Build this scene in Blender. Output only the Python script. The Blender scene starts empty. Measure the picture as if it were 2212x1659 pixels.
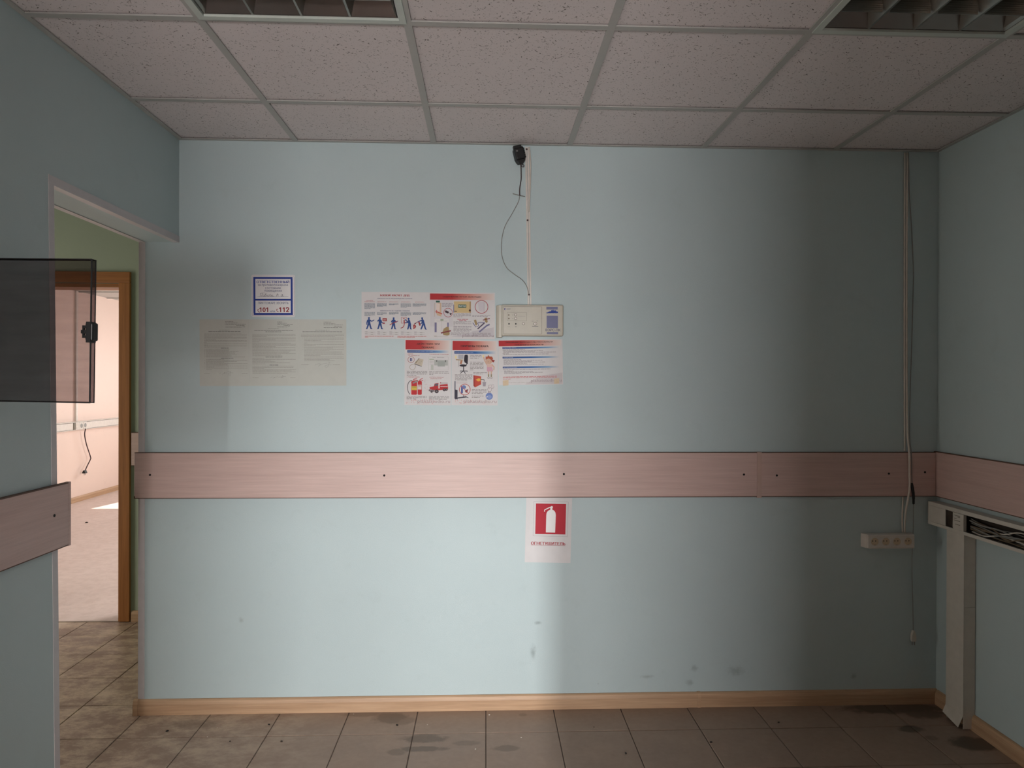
import bpy, bmesh, math, random
from mathutils import Vector, Matrix, Euler
random.seed(7)
sc = bpy.context.scene
COL = sc.collection
PI = math.pi
# ------------------------------------------------------------------ room size (metres)
W, H = 3.382, 2.496            # width of the room, height of the hung ceiling
LT = 0.17                      # thickness of the left partition
YR, YW = -3.9, -7.2            # rear wall of the room, window wall of the room behind it
HB = 1.20                      # back wall of the hall
FX, FY = -3.54, 7.5            # far room: its left wall and its window wall

# ------------------------------------------------------------------ camera
cam_d = bpy.data.cameras.new('camera'); cam = bpy.data.objects.new('camera', cam_d); COL.objects.link(cam)
cam_d.sensor_fit = 'HORIZONTAL'; cam_d.sensor_width = 36.0; cam_d.lens = 36.0 * 1511.48 / 2212.0
cam_d.clip_start = 0.02
_y, _p, _r = .0378, -.0028, .0033
fw = Vector((math.sin(_y)*math.cos(_p), math.cos(_y)*math.cos(_p), math.sin(_p)))
rt = Vector((math.cos(_y), -math.sin(_y), 0)); up = rt.cross(fw)
r2 = rt*math.cos(_r) + up*math.sin(_r); u2 = up*math.cos(_r) - rt*math.sin(_r)
cam.matrix_world = Matrix.Translation((1.3341, -3.0979, 1.4487)) @ Matrix((r2, u2, -fw)).transposed().to_4x4()
sc.camera = cam
# ------------------------------------------------------------------ world, sun, window light, exposure
sc.view_settings.view_transform = 'Standard'; sc.view_settings.look = 'None'
sc.view_settings.gamma = 1.0; sc.view_settings.use_curve_mapping = False
sc.view_settings.exposure = 0.06
wd = bpy.data.worlds.new('sky'); sc.world = wd; wd.use_nodes = True
bg = wd.node_tree.nodes['Background']; bg.inputs[0].default_value = (.75, .86, 1, 1); bg.inputs[1].default_value = 1.0
sun_d = bpy.data.lights.new('sun', 'SUN'); sun_d.energy = 9; sun_d.angle = .009; sun_d.color = (1, .95, .88)
sun = bpy.data.objects.new('sun', sun_d); COL.objects.link(sun)
sun.rotation_euler = Vector((-.215, -.977, -.766)).to_track_quat('-Z', 'Y').to_euler()
def area(name, loc, size, power, color, direction):
    d = bpy.data.lights.new(name, 'AREA'); d.shape = 'RECTANGLE'; d.size, d.size_y = size; d.energy = power; d.color = color
    o = bpy.data.objects.new(name, d); COL.objects.link(o); o.location = loc
    o.rotation_euler = Vector(direction).to_track_quat('-Z', 'Y').to_euler(); return o
# daylight of the rear window and the far window, plus added helper lights
area('edge_light_strip', (1.395, YW - .12, 2.45), (.12, 1.00), 262, (1, .98, .97), (0, 1, 0))  # narrow high strip added for the sharp light edge on the back wall
area('daylight_rear_window', (.78, YW - .12, 2.25), (.84, 1.30), 57, (1, .98, .97), (0, 1, 0))
area('ceiling_fill_low', (.78, YW - .12, .65), (.84, .90), 175, (1, .95, .94), (0, 1, 0))  # low light added to brighten the ceiling, as if from sunlit ground
area('daylight_far_window', (-1.80, FY + .20, 1.55), (1.60, 1.25), 70, (1, .96, .93), (0, -1, 0))
area('far_side_fill', (1.56, 3.20, 1.55), (1.60, 1.30), 100, (1, .96, .93), (-1, 0, 0))  # unseen side light added to brighten the far room's floor
area('hall_fill', (-2.70, -.10, 1.15), (.80, 1.90), 22, (1, .88, .72), (1, 0, 0))  # unseen light added to brighten the hall

# ------------------------------------------------------------------ material helpers
MATS = {}
def lin(c):
    def f(v):
        v /= 255.0
        return v/12.92 if v <= .04045 else ((v+.055)/1.055)**2.4
    return (f(c[0]), f(c[1]), f(c[2]), 1.0)
class NT:
    def __init__(s, name):
        s.m = bpy.data.materials.new(name); s.m.use_nodes = True; s.t = s.m.node_tree; s.n = s.t.nodes
        s.b = s.n['Principled BSDF']; MATS[name] = s.m
    def node(s, typ, **kw):
        n = s.n.new(typ)
        for k, v in kw.items():
            if k.startswith('i_'):
                key = k[2:]; key = int(key) if key.isdigit() else key.replace('_', ' ')
                if isinstance(v, tuple) and len(v) == 2 and hasattr(v[0], 'outputs'): s.t.links.new(v[0].outputs[v[1]], n.inputs[key])
                else: n.inputs[key].default_value = v
            else: setattr(n, k, v)
        return n
    def link(s, a, ao, b, bi): s.t.links.new(a.outputs[ao], b.inputs[bi])
    def coord(s, which='Object', scale=(1, 1, 1), rot=(0, 0, 0)):
        tc = s.node('ShaderNodeTexCoord'); mp = s.node('ShaderNodeMapping')
        mp.inputs['Scale'].default_value = scale; mp.inputs['Rotation'].default_value = rot
        s.link(tc, which, mp, 0); return mp
    def pos(s, scale=(1, 1, 1), rot=(0, 0, 0)):
        g = s.node('ShaderNodeNewGeometry'); mp = s.node('ShaderNodeMapping')
        mp.inputs['Scale'].default_value = scale; mp.inputs['Rotation'].default_value = rot
        s.link(g, 'Position', mp, 0); return mp
    def noise(s, src, scale, detail=4, rough=.5):
        n = s.node('ShaderNodeTexNoise'); n.inputs['Scale'].default_value = scale; n.inputs['Detail'].default_value = detail
        n.inputs['Roughness'].default_value = rough; s.link(src, 0, n, 'Vector'); return n
    def ramp(s, src, out, stops):
        r = s.node('ShaderNodeValToRGB'); s.link(src, out, r, 0); e = r.color_ramp.elements
        while len(e) < len(stops): e.new(.5)
        for i, (p, c) in enumerate(stops): e[i].position = p; e[i].color = c if len(c) == 4 else (*c, 1)
        return r
    def mix(s, fac, a, b, mode='MIX'):
        m = s.node('ShaderNodeMix', data_type='RGBA', blend_type=mode)
        for sock, v in ((0, fac), (6, a), (7, b)):
            if isinstance(v, tuple) and hasattr(v[0], 'outputs'): s.t.links.new(v[0].outputs[v[1]], m.inputs[sock])
            else: m.inputs[sock].default_value = v
        return (m, 2)
    def color(s, v):
        if isinstance(v[0], (int, float)): s.b.inputs['Base Color'].default_value = v
        else: s.t.links.new(v[0].outputs[v[1]], s.b.inputs['Base Color'])
    def bump(s, src, out, strength, dist=.002):
        b = s.node('ShaderNodeBump'); b.inputs['Strength'].default_value = strength; b.inputs['Distance'].default_value = dist
        s.link(src, out, b, 'Height'); s.link(b, 0, s.b, 'Normal')
    def rough(s, v): s.b.inputs['Roughness'].default_value = v
def simple(name, rgb, rough=.5, metal=0, mottling=.05, scale=30):
    k = NT(name); k.rough(rough); k.b.inputs['Metallic'].default_value = metal
    c = lin(rgb); n = k.noise(k.coord(), scale, 3)
    d = tuple(v*(1-mottling*2.5) for v in c[:3]) + (1,)
    k.color(k.mix((n, 0), d, tuple(min(1, v*(1+mottling*2.5)) for v in c[:3]) + (1,)))
    return k.m
WHITE, BLACK = (1, 1, 1, 1), (0, 0, 0, 1)

def wall_paint(name, rgb, blot=.06):
    k = NT(name); k.rough(.55); c = lin(rgb); p = k.pos()
    n1 = k.noise(p, 1.6, 5, .6); n2 = k.noise(p, 260, 2); n3 = k.noise(p, 9, 6, .7)
    a = k.mix((n1, 0), tuple(v*(1-blot) for v in c[:3])+(1,), tuple(min(1, v*(1+blot)) for v in c[:3])+(1,))
    r = k.ramp(n3, 0, [(.30, (.80, .80, .78)), (.42, (1, 1, 1))])
    k.color(k.mix(.18, a, (r, 0), 'MULTIPLY'))
    k.bump(n2, 0, .25, .0015); return k.m
wall_paint('mint_paint', (185, 202, 204)); wall_paint('olive_paint', (160, 172, 152)); wall_paint('cream_paint', (230, 208, 196), .03)

def ceiling_board():
    k = NT('mineral_board'); k.rough(.9); c = lin((224, 216, 215)); facs = []
    for i, rot in enumerate((.45, -.6, 1.3, 2.2)):
        p0 = k.pos((1, 1, 1), (0, 0, rot)); p = k.node('ShaderNodeMapping'); k.link(p0, 0, p, 0); p.inputs['Scale'].default_value = (75, 210, 1); p.inputs['Location'].default_value = (i*13.7, i*7.1, 0)
        n = k.noise(p, 1.0, 1, .4); facs.append(k.ramp(n, 0, [(.725, (0, 0, 0)), (.765, (1, 1, 1))]))
    n = k.noise(k.pos(), 230, 1); facs.append(k.ramp(n, 0, [(.70, (0, 0, 0)), (.76, (.6, .6, .6))]))
    f = (facs[0], 0)
    for g in facs[1:]: f = k.mix(1.0, f, (g, 0), 'LIGHTEN')
    fine = k.noise(k.pos(), 420, 2)
    base = k.mix((fine, 0), tuple(v*.93 for v in c[:3])+(1,), c)
    col = k.mix(f, base, lin((112, 104, 98))); k.color(col)
    inv = k.node('ShaderNodeInvert'); k.t.links.new(f[0].outputs[f[1]], inv.inputs[1]); k.bump(inv, 0, .5, .002)
ceiling_board()
simple('grid_white', (177, 176, 171), .45, 0, .02)

def wood(name, c0, c1, axis='x', scale=1.0, rough=.45, streak=.8):
    k = NT(name); k.rough(rough)
    s = {'x': (2.2, 60, 60), 'y': (60, 2.2, 60), 'z': (60, 60, 2.2)}[axis]
    p = k.pos(tuple(v*scale for v in s)); n = k.noise(p, 1.0, 5, .62)
    s2 = {'x': (9, 420, 420), 'y': (420, 9, 420), 'z': (420, 420, 9)}[axis]
    n2 = k.noise(k.pos(s2), 1.0, 2)
    r = k.ramp(n, 0, [(.30, lin(c0)), (.62, lin(c1))])
    r2 = k.ramp(n2, 0, [(.35, (.86, .86, .86)), (.6, (1, 1, 1))])
    k.color(k.mix(streak, (r, 0), (r2, 0), 'MULTIPLY')); k.bump(n2, 0, .12, .0005); return k.m
wood('rail_wood_x', (196, 168, 160), (208, 181, 173), 'x', 1.0, .45, .4); wood('rail_wood_y', (196, 168, 160), (208, 181, 173), 'y', 1.0, .45, .4)
wood('skirting_wood_x', (172, 138, 106), (197, 163, 130), 'x', 1.0, .5, .6); wood('skirting_wood_y', (172, 138, 106), (197, 163, 130), 'y', 1.0, .5, .6)
wood('frame_wood_z', (146, 92, 44), (172, 112, 58), 'z'); wood('frame_wood_x', (146, 92, 44), (172, 112, 58), 'x')
simple('rail_edge', (96, 66, 52), .6); simple('rail_strip', (196, 168, 156), .45)

def floor_tile():
    k = NT('floor_tile'); g = k.node('ShaderNodeNewGeometry'); p = k.pos()
    n1 = k.noise(p, 3.0, 6, .65); n2 = k.noise(p, 40, 4, .6); n3 = k.noise(k.pos((1, 1.6, 1)), 5.2, 9, .78)
    base = k.mix((n1, 0), lin((141, 118, 103)), lin((166, 142, 125)))
    sp = k.ramp(n2, 0, [(.35, (.86, .86, .86)), (.65, (1.0, 1.0, 1.0))]); base = k.mix(.6, base, (sp, 0), 'MULTIPLY')
    # pale dried scuffs, strengthened in the hall to brighten its floor in place of light
    sx = k.node('ShaderNodeSeparateXYZ'); k.link(g, 'Position', sx, 0)
    mr = k.node('ShaderNodeMapRange'); mr.inputs[1].default_value = .75; mr.inputs[2].default_value = -.25; mr.inputs[3].default_value = .08; mr.inputs[4].default_value = 1; k.link(sx, 'X', mr, 0)
    sc_ = k.ramp(n3, 0, [(.44, (0, 0, 0)), (.60, (1, 1, 1))])
    m = k.node('ShaderNodeMath', operation='MULTIPLY'); k.link(sc_, 0, m, 0); k.link(mr, 0, m, 1)
    m2 = k.node('ShaderNodeMath', operation='MULTIPLY'); k.link(m, 0, m2, 0); m2.inputs[1].default_value = .80
    base = k.mix((m2, 0), base, lin((214, 194, 170)))
    # damp stains, each where it lies on the floor: centre x, y, radii, strength
    STAINS = [(.93,-.07,.075,.055,.5),(.80,-.035,.09,.022,.35),(.99,-.10,.05,.035,.3),(1.09,-.25,.095,.035,.55),(1.09,-.33,.10,.022,.55),(.99,-.35,.035,.03,.4),
              (1.42,-.335,.055,.025,.45),(1.26,-.29,.06,.02,.3),(.10,-.10,.11,.04,.3),(3.16,-.05,.24,.055,.8),(3.26,-.10,.10,.05,.7),(3.12,-.235,.055,.03,.75),(3.30,-.36,.10,.06,.8),(3.16,-.31,.03,.02,.4),(1.5,-.06,.02,.015,.3)]
    wob = k.noise(p, 22, 4, .6); tot = None
    for (cx, cy, rx, ry, st) in STAINS:
        v = k.node('ShaderNodeVectorMath', operation='SUBTRACT'); k.link(g, 'Position', v, 0); v.inputs[1].default_value = (cx, cy, 0)
        v2 = k.node('ShaderNodeVectorMath', operation='MULTIPLY'); k.link(v, 0, v2, 0); v2.inputs[1].default_value = (1/rx, 1/ry, 0)
        ln = k.node('ShaderNodeVectorMath', operation='LENGTH'); k.link(v2, 0, ln, 0)
        ad = k.node('ShaderNodeMath', operation='MULTIPLY_ADD'); k.link(wob, 0, ad, 0); ad.inputs[1].default_value = 1.1; k.link(ln, 'Value', ad, 2)
        ra = k.node('ShaderNodeMapRange'); k.link(ad, 0, ra, 0); ra.inputs[1].default_value = 1.65; ra.inputs[2].default_value = 1.30; ra.inputs[3].default_value = 0; ra.inputs[4].default_value = st
        if tot is None: tot = ra
        else:
            mx = k.node('ShaderNodeMath', operation='MAXIMUM'); k.link(tot, 0, mx, 0); k.link(ra, 0, mx, 1); tot = mx
    k.color(k.mix((tot, 0), base, lin((72, 60, 50))))
    rr = k.ramp(n1, 0, [(.3, (.36,)*3), (.7, (.55,)*3)]); k.link(rr, 0, k.b, 'Roughness'); k.bump(n2, 0, .12, .001)
floor_tile()
simple('grout', (96, 84, 76), .9)
def lino():
    k = NT('pale_linoleum'); k.rough(.4); n = k.noise(k.pos((1, .6, 1)), 2.5, 8, .7); n2 = k.noise(k.pos(), 14, 6, .7)
    a = k.mix((n, 0), lin((206, 186, 178)), lin((232, 218, 213)))
    r = k.ramp(n2, 0, [(.42, (.84, .82, .80)), (.56, (1, 1, 1))]); k.color(k.mix(.6, a, (r, 0), 'MULTIPLY'))
lino()
simple('plastic_white', (214, 208, 200), .4); simple('trim_white', (206, 202, 204), .45, 0, .03); simple('trunk_white', (206, 202, 192), .4, 0, .04)
simple('panel_beige', (188, 184, 170), .42, 0, .03); simple('panel_groove', (118, 112, 98), .6)
simple('black_plastic', (16, 15, 16), .5); simple('hole_black', (8, 6, 6), .8); simple('dark_inside', (44, 36, 30), .8)
simple('cable_white', (206, 200, 190), .45); simple('cable_grey', (138, 138, 134), .5); simple('cable_dark', (52, 26, 28), .5); simple('cable_brown', (120, 104, 84), .5)
simple('steel', (150, 150, 150), .3, .9); simple('paper_white', (212, 210, 210), .75, 0, .02); simple('paper_grey', (193, 196, 189), .75, 0, .02); simple('sticker_white', (226, 224, 224), .35, 0, .01)
simple('tape_beige', (206, 186, 156), .6, 0, .04); simple('light_frame', (196, 204, 196), .4, 0, .02)
simple('louvre_metal', (150, 150, 144), .32, .85, .03); simple('pan_metal', (168, 160, 156), .22, .95, .02); simple('holder_white', (200, 188, 180), .5)
simple('smudge', (110, 124, 124), .7); simple('debris', (30, 24, 20), .8); simple('debris_pale', (214, 206, 196), .8); simple('reveal_white', (222, 216, 210), .5)
def window_glass():
    k = NT('window_glass'); tr = k.node('ShaderNodeBsdfTransparent'); gl = k.node('ShaderNodeBsdfGlossy'); mx = k.node('ShaderNodeMixShader')
    gl.inputs['Roughness'].default_value = .02; mx.inputs[0].default_value = .05; k.link(tr, 0, mx, 1); k.link(gl, 0, mx, 2)
    k.link(mx, 0, k.n['Material Output'], 0)
window_glass()
def smoked(name, rgb):
    k = NT(name); tr = k.node('ShaderNodeBsdfTransparent'); gl = k.node('ShaderNodeBsdfGlossy'); mx = k.node('ShaderNodeMixShader')
    n = k.noise(k.coord('Object', (1, 1, 6)), 8, 4, .6)
    c = k.mix((n, 0), tuple(v*.9 for v in rgb)+(1,), tuple(v*1.1 for v in rgb)+(1,)); k.t.links.new(c[0].outputs[c[1]], tr.inputs[0])
    gl.inputs['Roughness'].default_value = .06; gl.inputs[0].default_value = (.6, .6, .6, 1); mx.inputs[0].default_value = .03; k.link(tr, 0, mx, 1); k.link(gl, 0, mx, 2)
    k.link(mx, 0, k.n['Material Output'], 0)
smoked('smoked_plastic', (.60, .56, .56)); smoked('smoked_rim', (.40, .36, .37))
INK = {}
def ink(rgb):
    key = 'ink_%d_%d_%d' % rgb
    if key not in INK:
        k = NT(key); k.rough(.7); k.color(lin(rgb)); INK[key] = key
    return key
def fade(name, stops):       # printed banner that fades from left to right
    k = NT(name); k.rough(.7); tc = k.node('ShaderNodeTexCoord'); sx = k.node('ShaderNodeSeparateXYZ'); k.link(tc, 'Generated', sx, 0)
    k.color((k.ramp(sx, 'X', [(p, lin(c)) for p, c in stops]), 0))
PAPER = (218, 213, 208)
fade('red_banner', [(0, (176, 38, 44)), (.35, (178, 48, 50)), (.62, (206, 140, 126)), (1, (218, 208, 202))])
fade('blue_banner', [(0, (28, 66, 128)), (.5, (44, 96, 160)), (.8, (130, 164, 196)), (1, (214, 211, 208))])

# ------------------------------------------------------------------ geometry helpers
class MB:
    def __init__(s): s.v = []; s.f = []; s.mi = []; s.mats = []; s.sm = []
    def _m(s, m):
        if m not in s.mats: s.mats.append(m)
        return s.mats.index(m)
    def add(s, vs, fs, m, smooth=False):
        o = len(s.v); s.v += [tuple(v) for v in vs]; i = s._m(m)
        for f in fs: s.f.append([o+a for a in f]); s.mi.append(i); s.sm.append(smooth)
        return s
    def box(s, x0, x1, y0, y1, z0, z1, m, bev=0):
        if bev <= 0:
            vs = [(x, y, z) for x in (x0, x1) for y in (y0, y1) for z in (z0, z1)]
            return s.add(vs, [(0,1,3,2),(4,6,7,5),(0,4,5,1),(2,3,7,6),(0,2,6,4),(1,5,7,3)], m)
        bm = bmesh.new(); bmesh.ops.create_cube(bm, size=1)
        for v in bm.verts: v.co = ((x0+x1)/2+v.co.x*(x1-x0), (y0+y1)/2+v.co.y*(y1-y0), (z0+z1)/2+v.co.z*(z1-z0))
        bmesh.ops.bevel(bm, geom=bm.edges[:], offset=bev, segments=2, affect='EDGES', profile=.5)
        bm.verts.index_update(); s.add([v.co[:] for v in bm.verts], [[v.index for v in f.verts] for f in bm.faces], m); bm.free(); return s
    def cyl(s, c, r, axis, h, m, n=20, r2=None, smooth=True, caps=True):
        r2 = r if r2 is None else r2; a = 'xyz'.index(axis); b, d = (a+1) % 3, (a+2) % 3; vs = []
        for k, (rr, t) in enumerate(((r, 0), (r2, h))):
            for i in range(n):
                p = [0, 0, 0]; p[a] = c[a]+t; p[b] = c[b]+rr*math.cos(2*PI*i/n); p[d] = c[d]+rr*math.sin(2*PI*i/n); vs.append(p)
        s.add(vs, [(i, (i+1) % n, n+(i+1) % n, n+i) for i in range(n)], m, smooth)
        if caps: s.add(vs[:n], [list(range(n))[::-1]], m); s.add(vs[n:], [list(range(n))], m)
        return s
    def tube(s, pts, r, m, n=8):
        pts = [Vector(p) for p in pts]; rings = []; prev = None
        for i, p in enumerate(pts):
            t = (pts[min(i+1, len(pts)-1)]-pts[max(i-1, 0)]).normalized()
            ref = prev if prev is not None else (Vector((1, 0, 0)) if abs(t.x) < .8 else Vector((0, 1, 0)))
            u = (ref-t*ref.dot(t)).normalized(); prev = u; w = t.cross(u)
            rr = r[i] if isinstance(r, (list, tuple)) else r
            rings.append([p+(u*math.cos(2*PI*k/n)+w*math.sin(2*PI*k/n))*rr for k in range(n)])
        vs = [v for R in rings for v in R]; fs = []
        for i in range(len(rings)-1):
            for k in range(n): fs.append((i*n+k, i*n+(k+1) % n, (i+1)*n+(k+1) % n, (i+1)*n+k))
        fs.append(list(range(n))[::-1]); fs.append([(len(rings)-1)*n+k for k in range(n)])
        return s.add(vs, fs, m, True)
    def prism(s, poly, axis, a0, a1, m, smooth=False):   # polygon in the two other axes, extruded along axis
        a = 'xyz'.index(axis); o = [i for i in range(3) if i != a]; n = len(poly); vs = []
        for t in (a0, a1):
            for (p, q) in poly:
                c = [0, 0, 0]; c[a] = t; c[o[0]] = p; c[o[1]] = q; vs.append(c)
        s.add(vs, [(i, (i+1) % n, n+(i+1) % n, n+i) for i in range(n)], m, smooth)
        s.add(vs[:n], [list(range(n))[::-1]], m); return s.add(vs[n:], [list(range(n))], m)
    def build(s, name, parent=None, loc=None, shift=(0, 0, 0)):
        me = bpy.data.meshes.new(name); me.from_pydata([(v[0]-shift[0], v[1]-shift[1], v[2]-shift[2]) for v in s.v], [], s.f)
        for m in s.mats: me.materials.append(MATS[m])
        me.polygons.foreach_set('material_index', s.mi); me.polygons.foreach_set('use_smooth', s.sm)
        bm = bmesh.new(); bm.from_mesh(me); bmesh.ops.recalc_face_normals(bm, faces=bm.faces[:]); bm.to_mesh(me); bm.free(); me.update()
        o = bpy.data.objects.new(name, me); COL.objects.link(o)
        if parent: o.parent = parent
        if loc: o.location = loc
        elif shift != (0, 0, 0) and not parent: o.location = shift
        return o
def tag(o, label=None, cat=None, group=None, kind=None):
    if label: o['label'] = label
    if cat: o['category'] = cat
    if group: o['group'] = group
    if kind: o['kind'] = kind
    return o
def empty(name, loc=(0, 0, 0), rot=(0, 0, 0)):
    o = bpy.data.objects.new(name, None); COL.objects.link(o); o.location = loc; o.rotation_euler = rot; o.empty_display_size = .05; return o
def struct(o, label, cat): return tag(o, label, cat, kind='structure')
def spline(pts, n=8):
    P = [Vector(p) for p in pts]
    if len(P) < 3: return P
    P = [P[0]*2-P[1]] + P + [P[-1]*2-P[-2]]; out = []
    for i in range(1, len(P)-2):
        for k in range(n):
            t = k/n; a, b, c, d = P[i-1:i+3]
            out.append(.5*((2*b)+(c-a)*t+(2*a-5*b+4*c-d)*t*t+(3*b-a-3*c+d)*t**3))
    out.append(P[-2]); return out

# ================================================================== THE SETTING
# --- floor: a grout bed with tiles laid on it
floor = MB().box(-2.75, W+.13, YR-.1, HB, -.08, -.004, 'grout').build('floor')
struct(floor, 'brown square floor tiles with dirty joints and damp stains', 'floor')
GX, GY, PX, PY = .145, -.210, .2988, .2960; GAP = .0018
def tile_mesh():
    bm = bmesh.new(); bmesh.ops.create_cube(bm, size=1)
    for v in bm.verts: v.co = (v.co.x*(PX-2*GAP), v.co.y*(PY-2*GAP), v.co.z*.010-.005)
    bmesh.ops.bevel(bm, geom=[e for e in bm.edges if all(v.co.z > -.003 for v in e.verts)], offset=.0015, segments=1, affect='EDGES')
    me = bpy.data.meshes.new('floor_tile'); bm.to_mesh(me); bm.free(); me.materials.append(MATS['floor_tile']); return me
TM = tile_mesh()
for i in range(-7, 12):
    for j in range(-9, 6):
        x0, x1, y0, y1 = GX+i*PX, GX+(i+1)*PX, GY+j*PY, GY+(j+1)*PY
        if x1 < -.1: lim = (-2.0, x1, -1.4, HB)
        elif x0 < 0: lim = (x0 if y1 > -.84 else .0, x1, -2.6, 0)
        else: lim = (0, W, -2.6, 0)
        x0, x1, y0, y1 = max(x0, lim[0]), min(x1, lim[1]), max(y0, lim[2]), min(y1, lim[3])
        if x1-x0 < .02 or y1-y0 < .02: continue
        o = bpy.data.objects.new('tile', TM); COL.objects.link(o); o.parent = floor
        o.location = ((x0+x1)/2, (y0+y1)/2, random.uniform(-.0005, .0005)); o.scale = ((x1-x0)/PX, (y1-y0)/PY, 1)

# --- walls of the room
wb = MB().box(-LT, W+.13, 0, .15, 0, 2.62, 'mint_paint').build('wall_back'); struct(wb, 'pale mint painted wall with the posters', 'wall')
wr = MB().box(W, W+.13, YR, 0, 0, 2.62, 'mint_paint').build('wall_right'); struct(wr, 'dim mint wall on the right with trunking', 'wall')
JB, JT, LZ = -.846, -.886, 2.052      # the doorless opening: jamb foot, jamb head (a little out of plumb), lintel height
wl = MB()
wl.add([(x, y, z) for x in (-LT, 0) for (y, z) in ((YR, 0), (JB, 0), (JT, LZ), (JT, 2.62), (YR, 2.62))],
       [(0,1,2,3,4)[::-1], (5,6,7,8,9), (0,1,6,5), (1,2,7,6), (2,3,8,7), (3,4,9,8), (4,0,5,9)], 'mint_paint')
wl.box(-LT, 0, JT, 0, LZ, 2.62, 'mint_paint')
wl = wl.build('wall_left'); struct(wl, 'dark mint partition on the left with a doorless opening', 'wall')
# rear wall (behind the camera) with the doorway the daylight comes through
DA, DB, DZ = .45, 1.50, 1.95
q = MB().box(-LT, DA, YR-.14, YR, 0, 2.62, 'mint_paint').box(DB, W+.13, YR-.14, YR, 0, 2.62, 'mint_paint').box(DA, DB, YR-.14, YR, DZ, 2.62, 'mint_paint').build('wall_rear')
struct(q, 'mint wall behind the viewer with a doorway', 'wall')
# --- hall behind the left opening
q = MB().box(-LT, -.02, .15, HB, 0, 2.62, 'olive_paint').build('wall_hall_right'); struct(q, 'hall side of the mint wall corner', 'wall')
OX0, OX1, OZ = -1.655, -.862, 2.032
q = MB().box(-2.75, OX0, HB, HB+.14, 0, 2.62, 'olive_paint').box(OX1, .0, HB, HB+.14, 0, 2.62, 'olive_paint').box(OX0, OX1, HB, HB+.14, OZ, 2.62, 'olive_paint').build('wall_hall_back')
struct(q, 'olive green hall wall around the brown door frame', 'wall')
q = MB().box(-2.75, -2.62, YR, -.52, 0, 2.62, 'olive_paint').box(-2.75, -2.62, .32, HB, 0, 2.62, 'olive_paint').box(-2.75, -2.62, -.52, .32, 2.1, 2.62, 'olive_paint').box(-2.62, -LT, YR-.14, YR, 0, 2.62, 'olive_paint').build('wall_hall_left'); struct(q, 'far side of the hall', 'wall')  # unseen gap in this wall added for the hall fill light
q = MB().box(-2.75, -LT, YR-.14, HB, 2.50, 2.56, 'grid_white').build('ceiling_hall'); struct(q, 'plain ceiling of the hall', 'ceiling')
# --- far sunlit room
q = MB().box(FX-.12, 1.5, HB+.0, FY+.14, -.10, .0, 'pale_linoleum').build('floor_far_room'); struct(q, 'pale dusty floor of the sunlit room beyond the hall', 'floor')
q = MB().box(FX-.12, FX, HB, FY+.14, 0, 2.62, 'cream_paint').build('wall_far_left'); struct(q, 'cream wall of the sunlit room beyond the hall', 'wall')
q = MB().box(1.38, 1.5, HB+.14, 2.38, 0, 2.62, 'cream_paint').box(1.38, 1.5, 4.02, FY+.14, 0, 2.62, 'cream_paint').box(1.38, 1.5, 2.38, 4.02, 0, .88, 'cream_paint').box(1.38, 1.5, 2.38, 4.02, 2.22, 2.62, 'cream_paint').box(FX, -2.75, HB, HB+.14, 0, 2.62, 'cream_paint').box(.0, 1.38, HB, HB+.14, 0, 2.62, 'cream_paint').build('wall_far_right'); struct(q, 'cream side walls of the far room', 'wall')  # unseen side opening added for the far room's fill light
VX0, VX1, VZ0, VZ1 = -2.61, -1.0, .92, 2.10
q = MB().box(FX, VX0, FY, FY+.14, 0, 2.62, 'cream_paint').box(VX1, 1.38, FY, FY+.14, 0, 2.62, 'cream_paint').box(VX0, VX1, FY, FY+.14, 0, VZ0, 'cream_paint').box(VX0, VX1, FY, FY+.14, VZ1, 2.62, 'cream_paint').build('wall_far_back')
struct(q, 'window wall of the far room', 'wall')
cfar = MB().box(FX-.12, 1.5, HB+.14, FY+.14, 2.515, 2.60, 'grid_white').build('ceiling_far_room'); struct(cfar, 'hung ceiling of the sunlit room', 'ceiling')
for k in range(9):
    MB().box(FX+.01, 1.37, 1.75+k*.62-.012, 1.75+k*.62+.012, 2.503, 2.5149, 'grid_white').build('grid_bar', cfar)
def window(name, x0, x1, z0, z1, y, muls, label):
    o = MB().box(x0, x1, y-.03, y+.03, z0, z0+.05, 'reveal_white').box(x0, x1, y-.03, y+.03, z1-.05, z1, 'reveal_white').box(x0, x0+.05, y-.03, y+.03, z0+.05, z1-.05, 'reveal_white').box(x1-.05, x1, y-.03, y+.03, z0+.05, z1-.05, 'reveal_white')
    for m in muls: o.box(m-.03, m+.03, y-.028, y+.028, z0+.05, z1-.05, 'reveal_white')
    o = o.build(name); struct(o, label, 'window')
    xs = [x0+.05]+[v for m in muls for v in (m-.03, m+.03)]+[x1-.05]
    for a, b in zip(xs[::2], xs[1::2]): MB().box(a, b, y-.003, y+.003, z0+.05, z1-.05, 'window_glass').build('pane', o)
window('window_1', VX0, VX1, VZ0, VZ1, FY+.07, [-2.05, -1.55], 'white window of the far sunlit room')
# --- room behind the camera, the source of the daylight
q = MB().box(-1.4, 3.3, YW, YR-.10, -.10, -.004, 'pale_linoleum').build('floor_rear_room'); struct(q, 'floor of the room behind the viewer', 'floor')
q = MB().box(-1.52, -1.4, YW, YR-.14, 0, 3.1, 'cream_paint').box(3.3, 3.42, YW, YR-.14, 0, 3.1, 'cream_paint').build('wall_rear_sides'); struct(q, 'side walls of the room behind the viewer', 'wall')
q = MB()
for (a, b, c, d) in ((-1.52, .35, 0, 3.1), (1.21, 1.32, 0, 3.1), (1.47, 3.42, 0, 3.1), (.35, 1.21, 0, .20), (.35, 1.21, 1.10, 1.60), (.35, 1.21, 2.91, 3.1), (1.32, 1.47, 0, 1.94), (1.32, 1.47, 2.96, 3.1)): q.box(a, b, YW-.1, YW, c, d, 'cream_paint')  # openings cut to fit the window and the added strip and low lights
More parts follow.
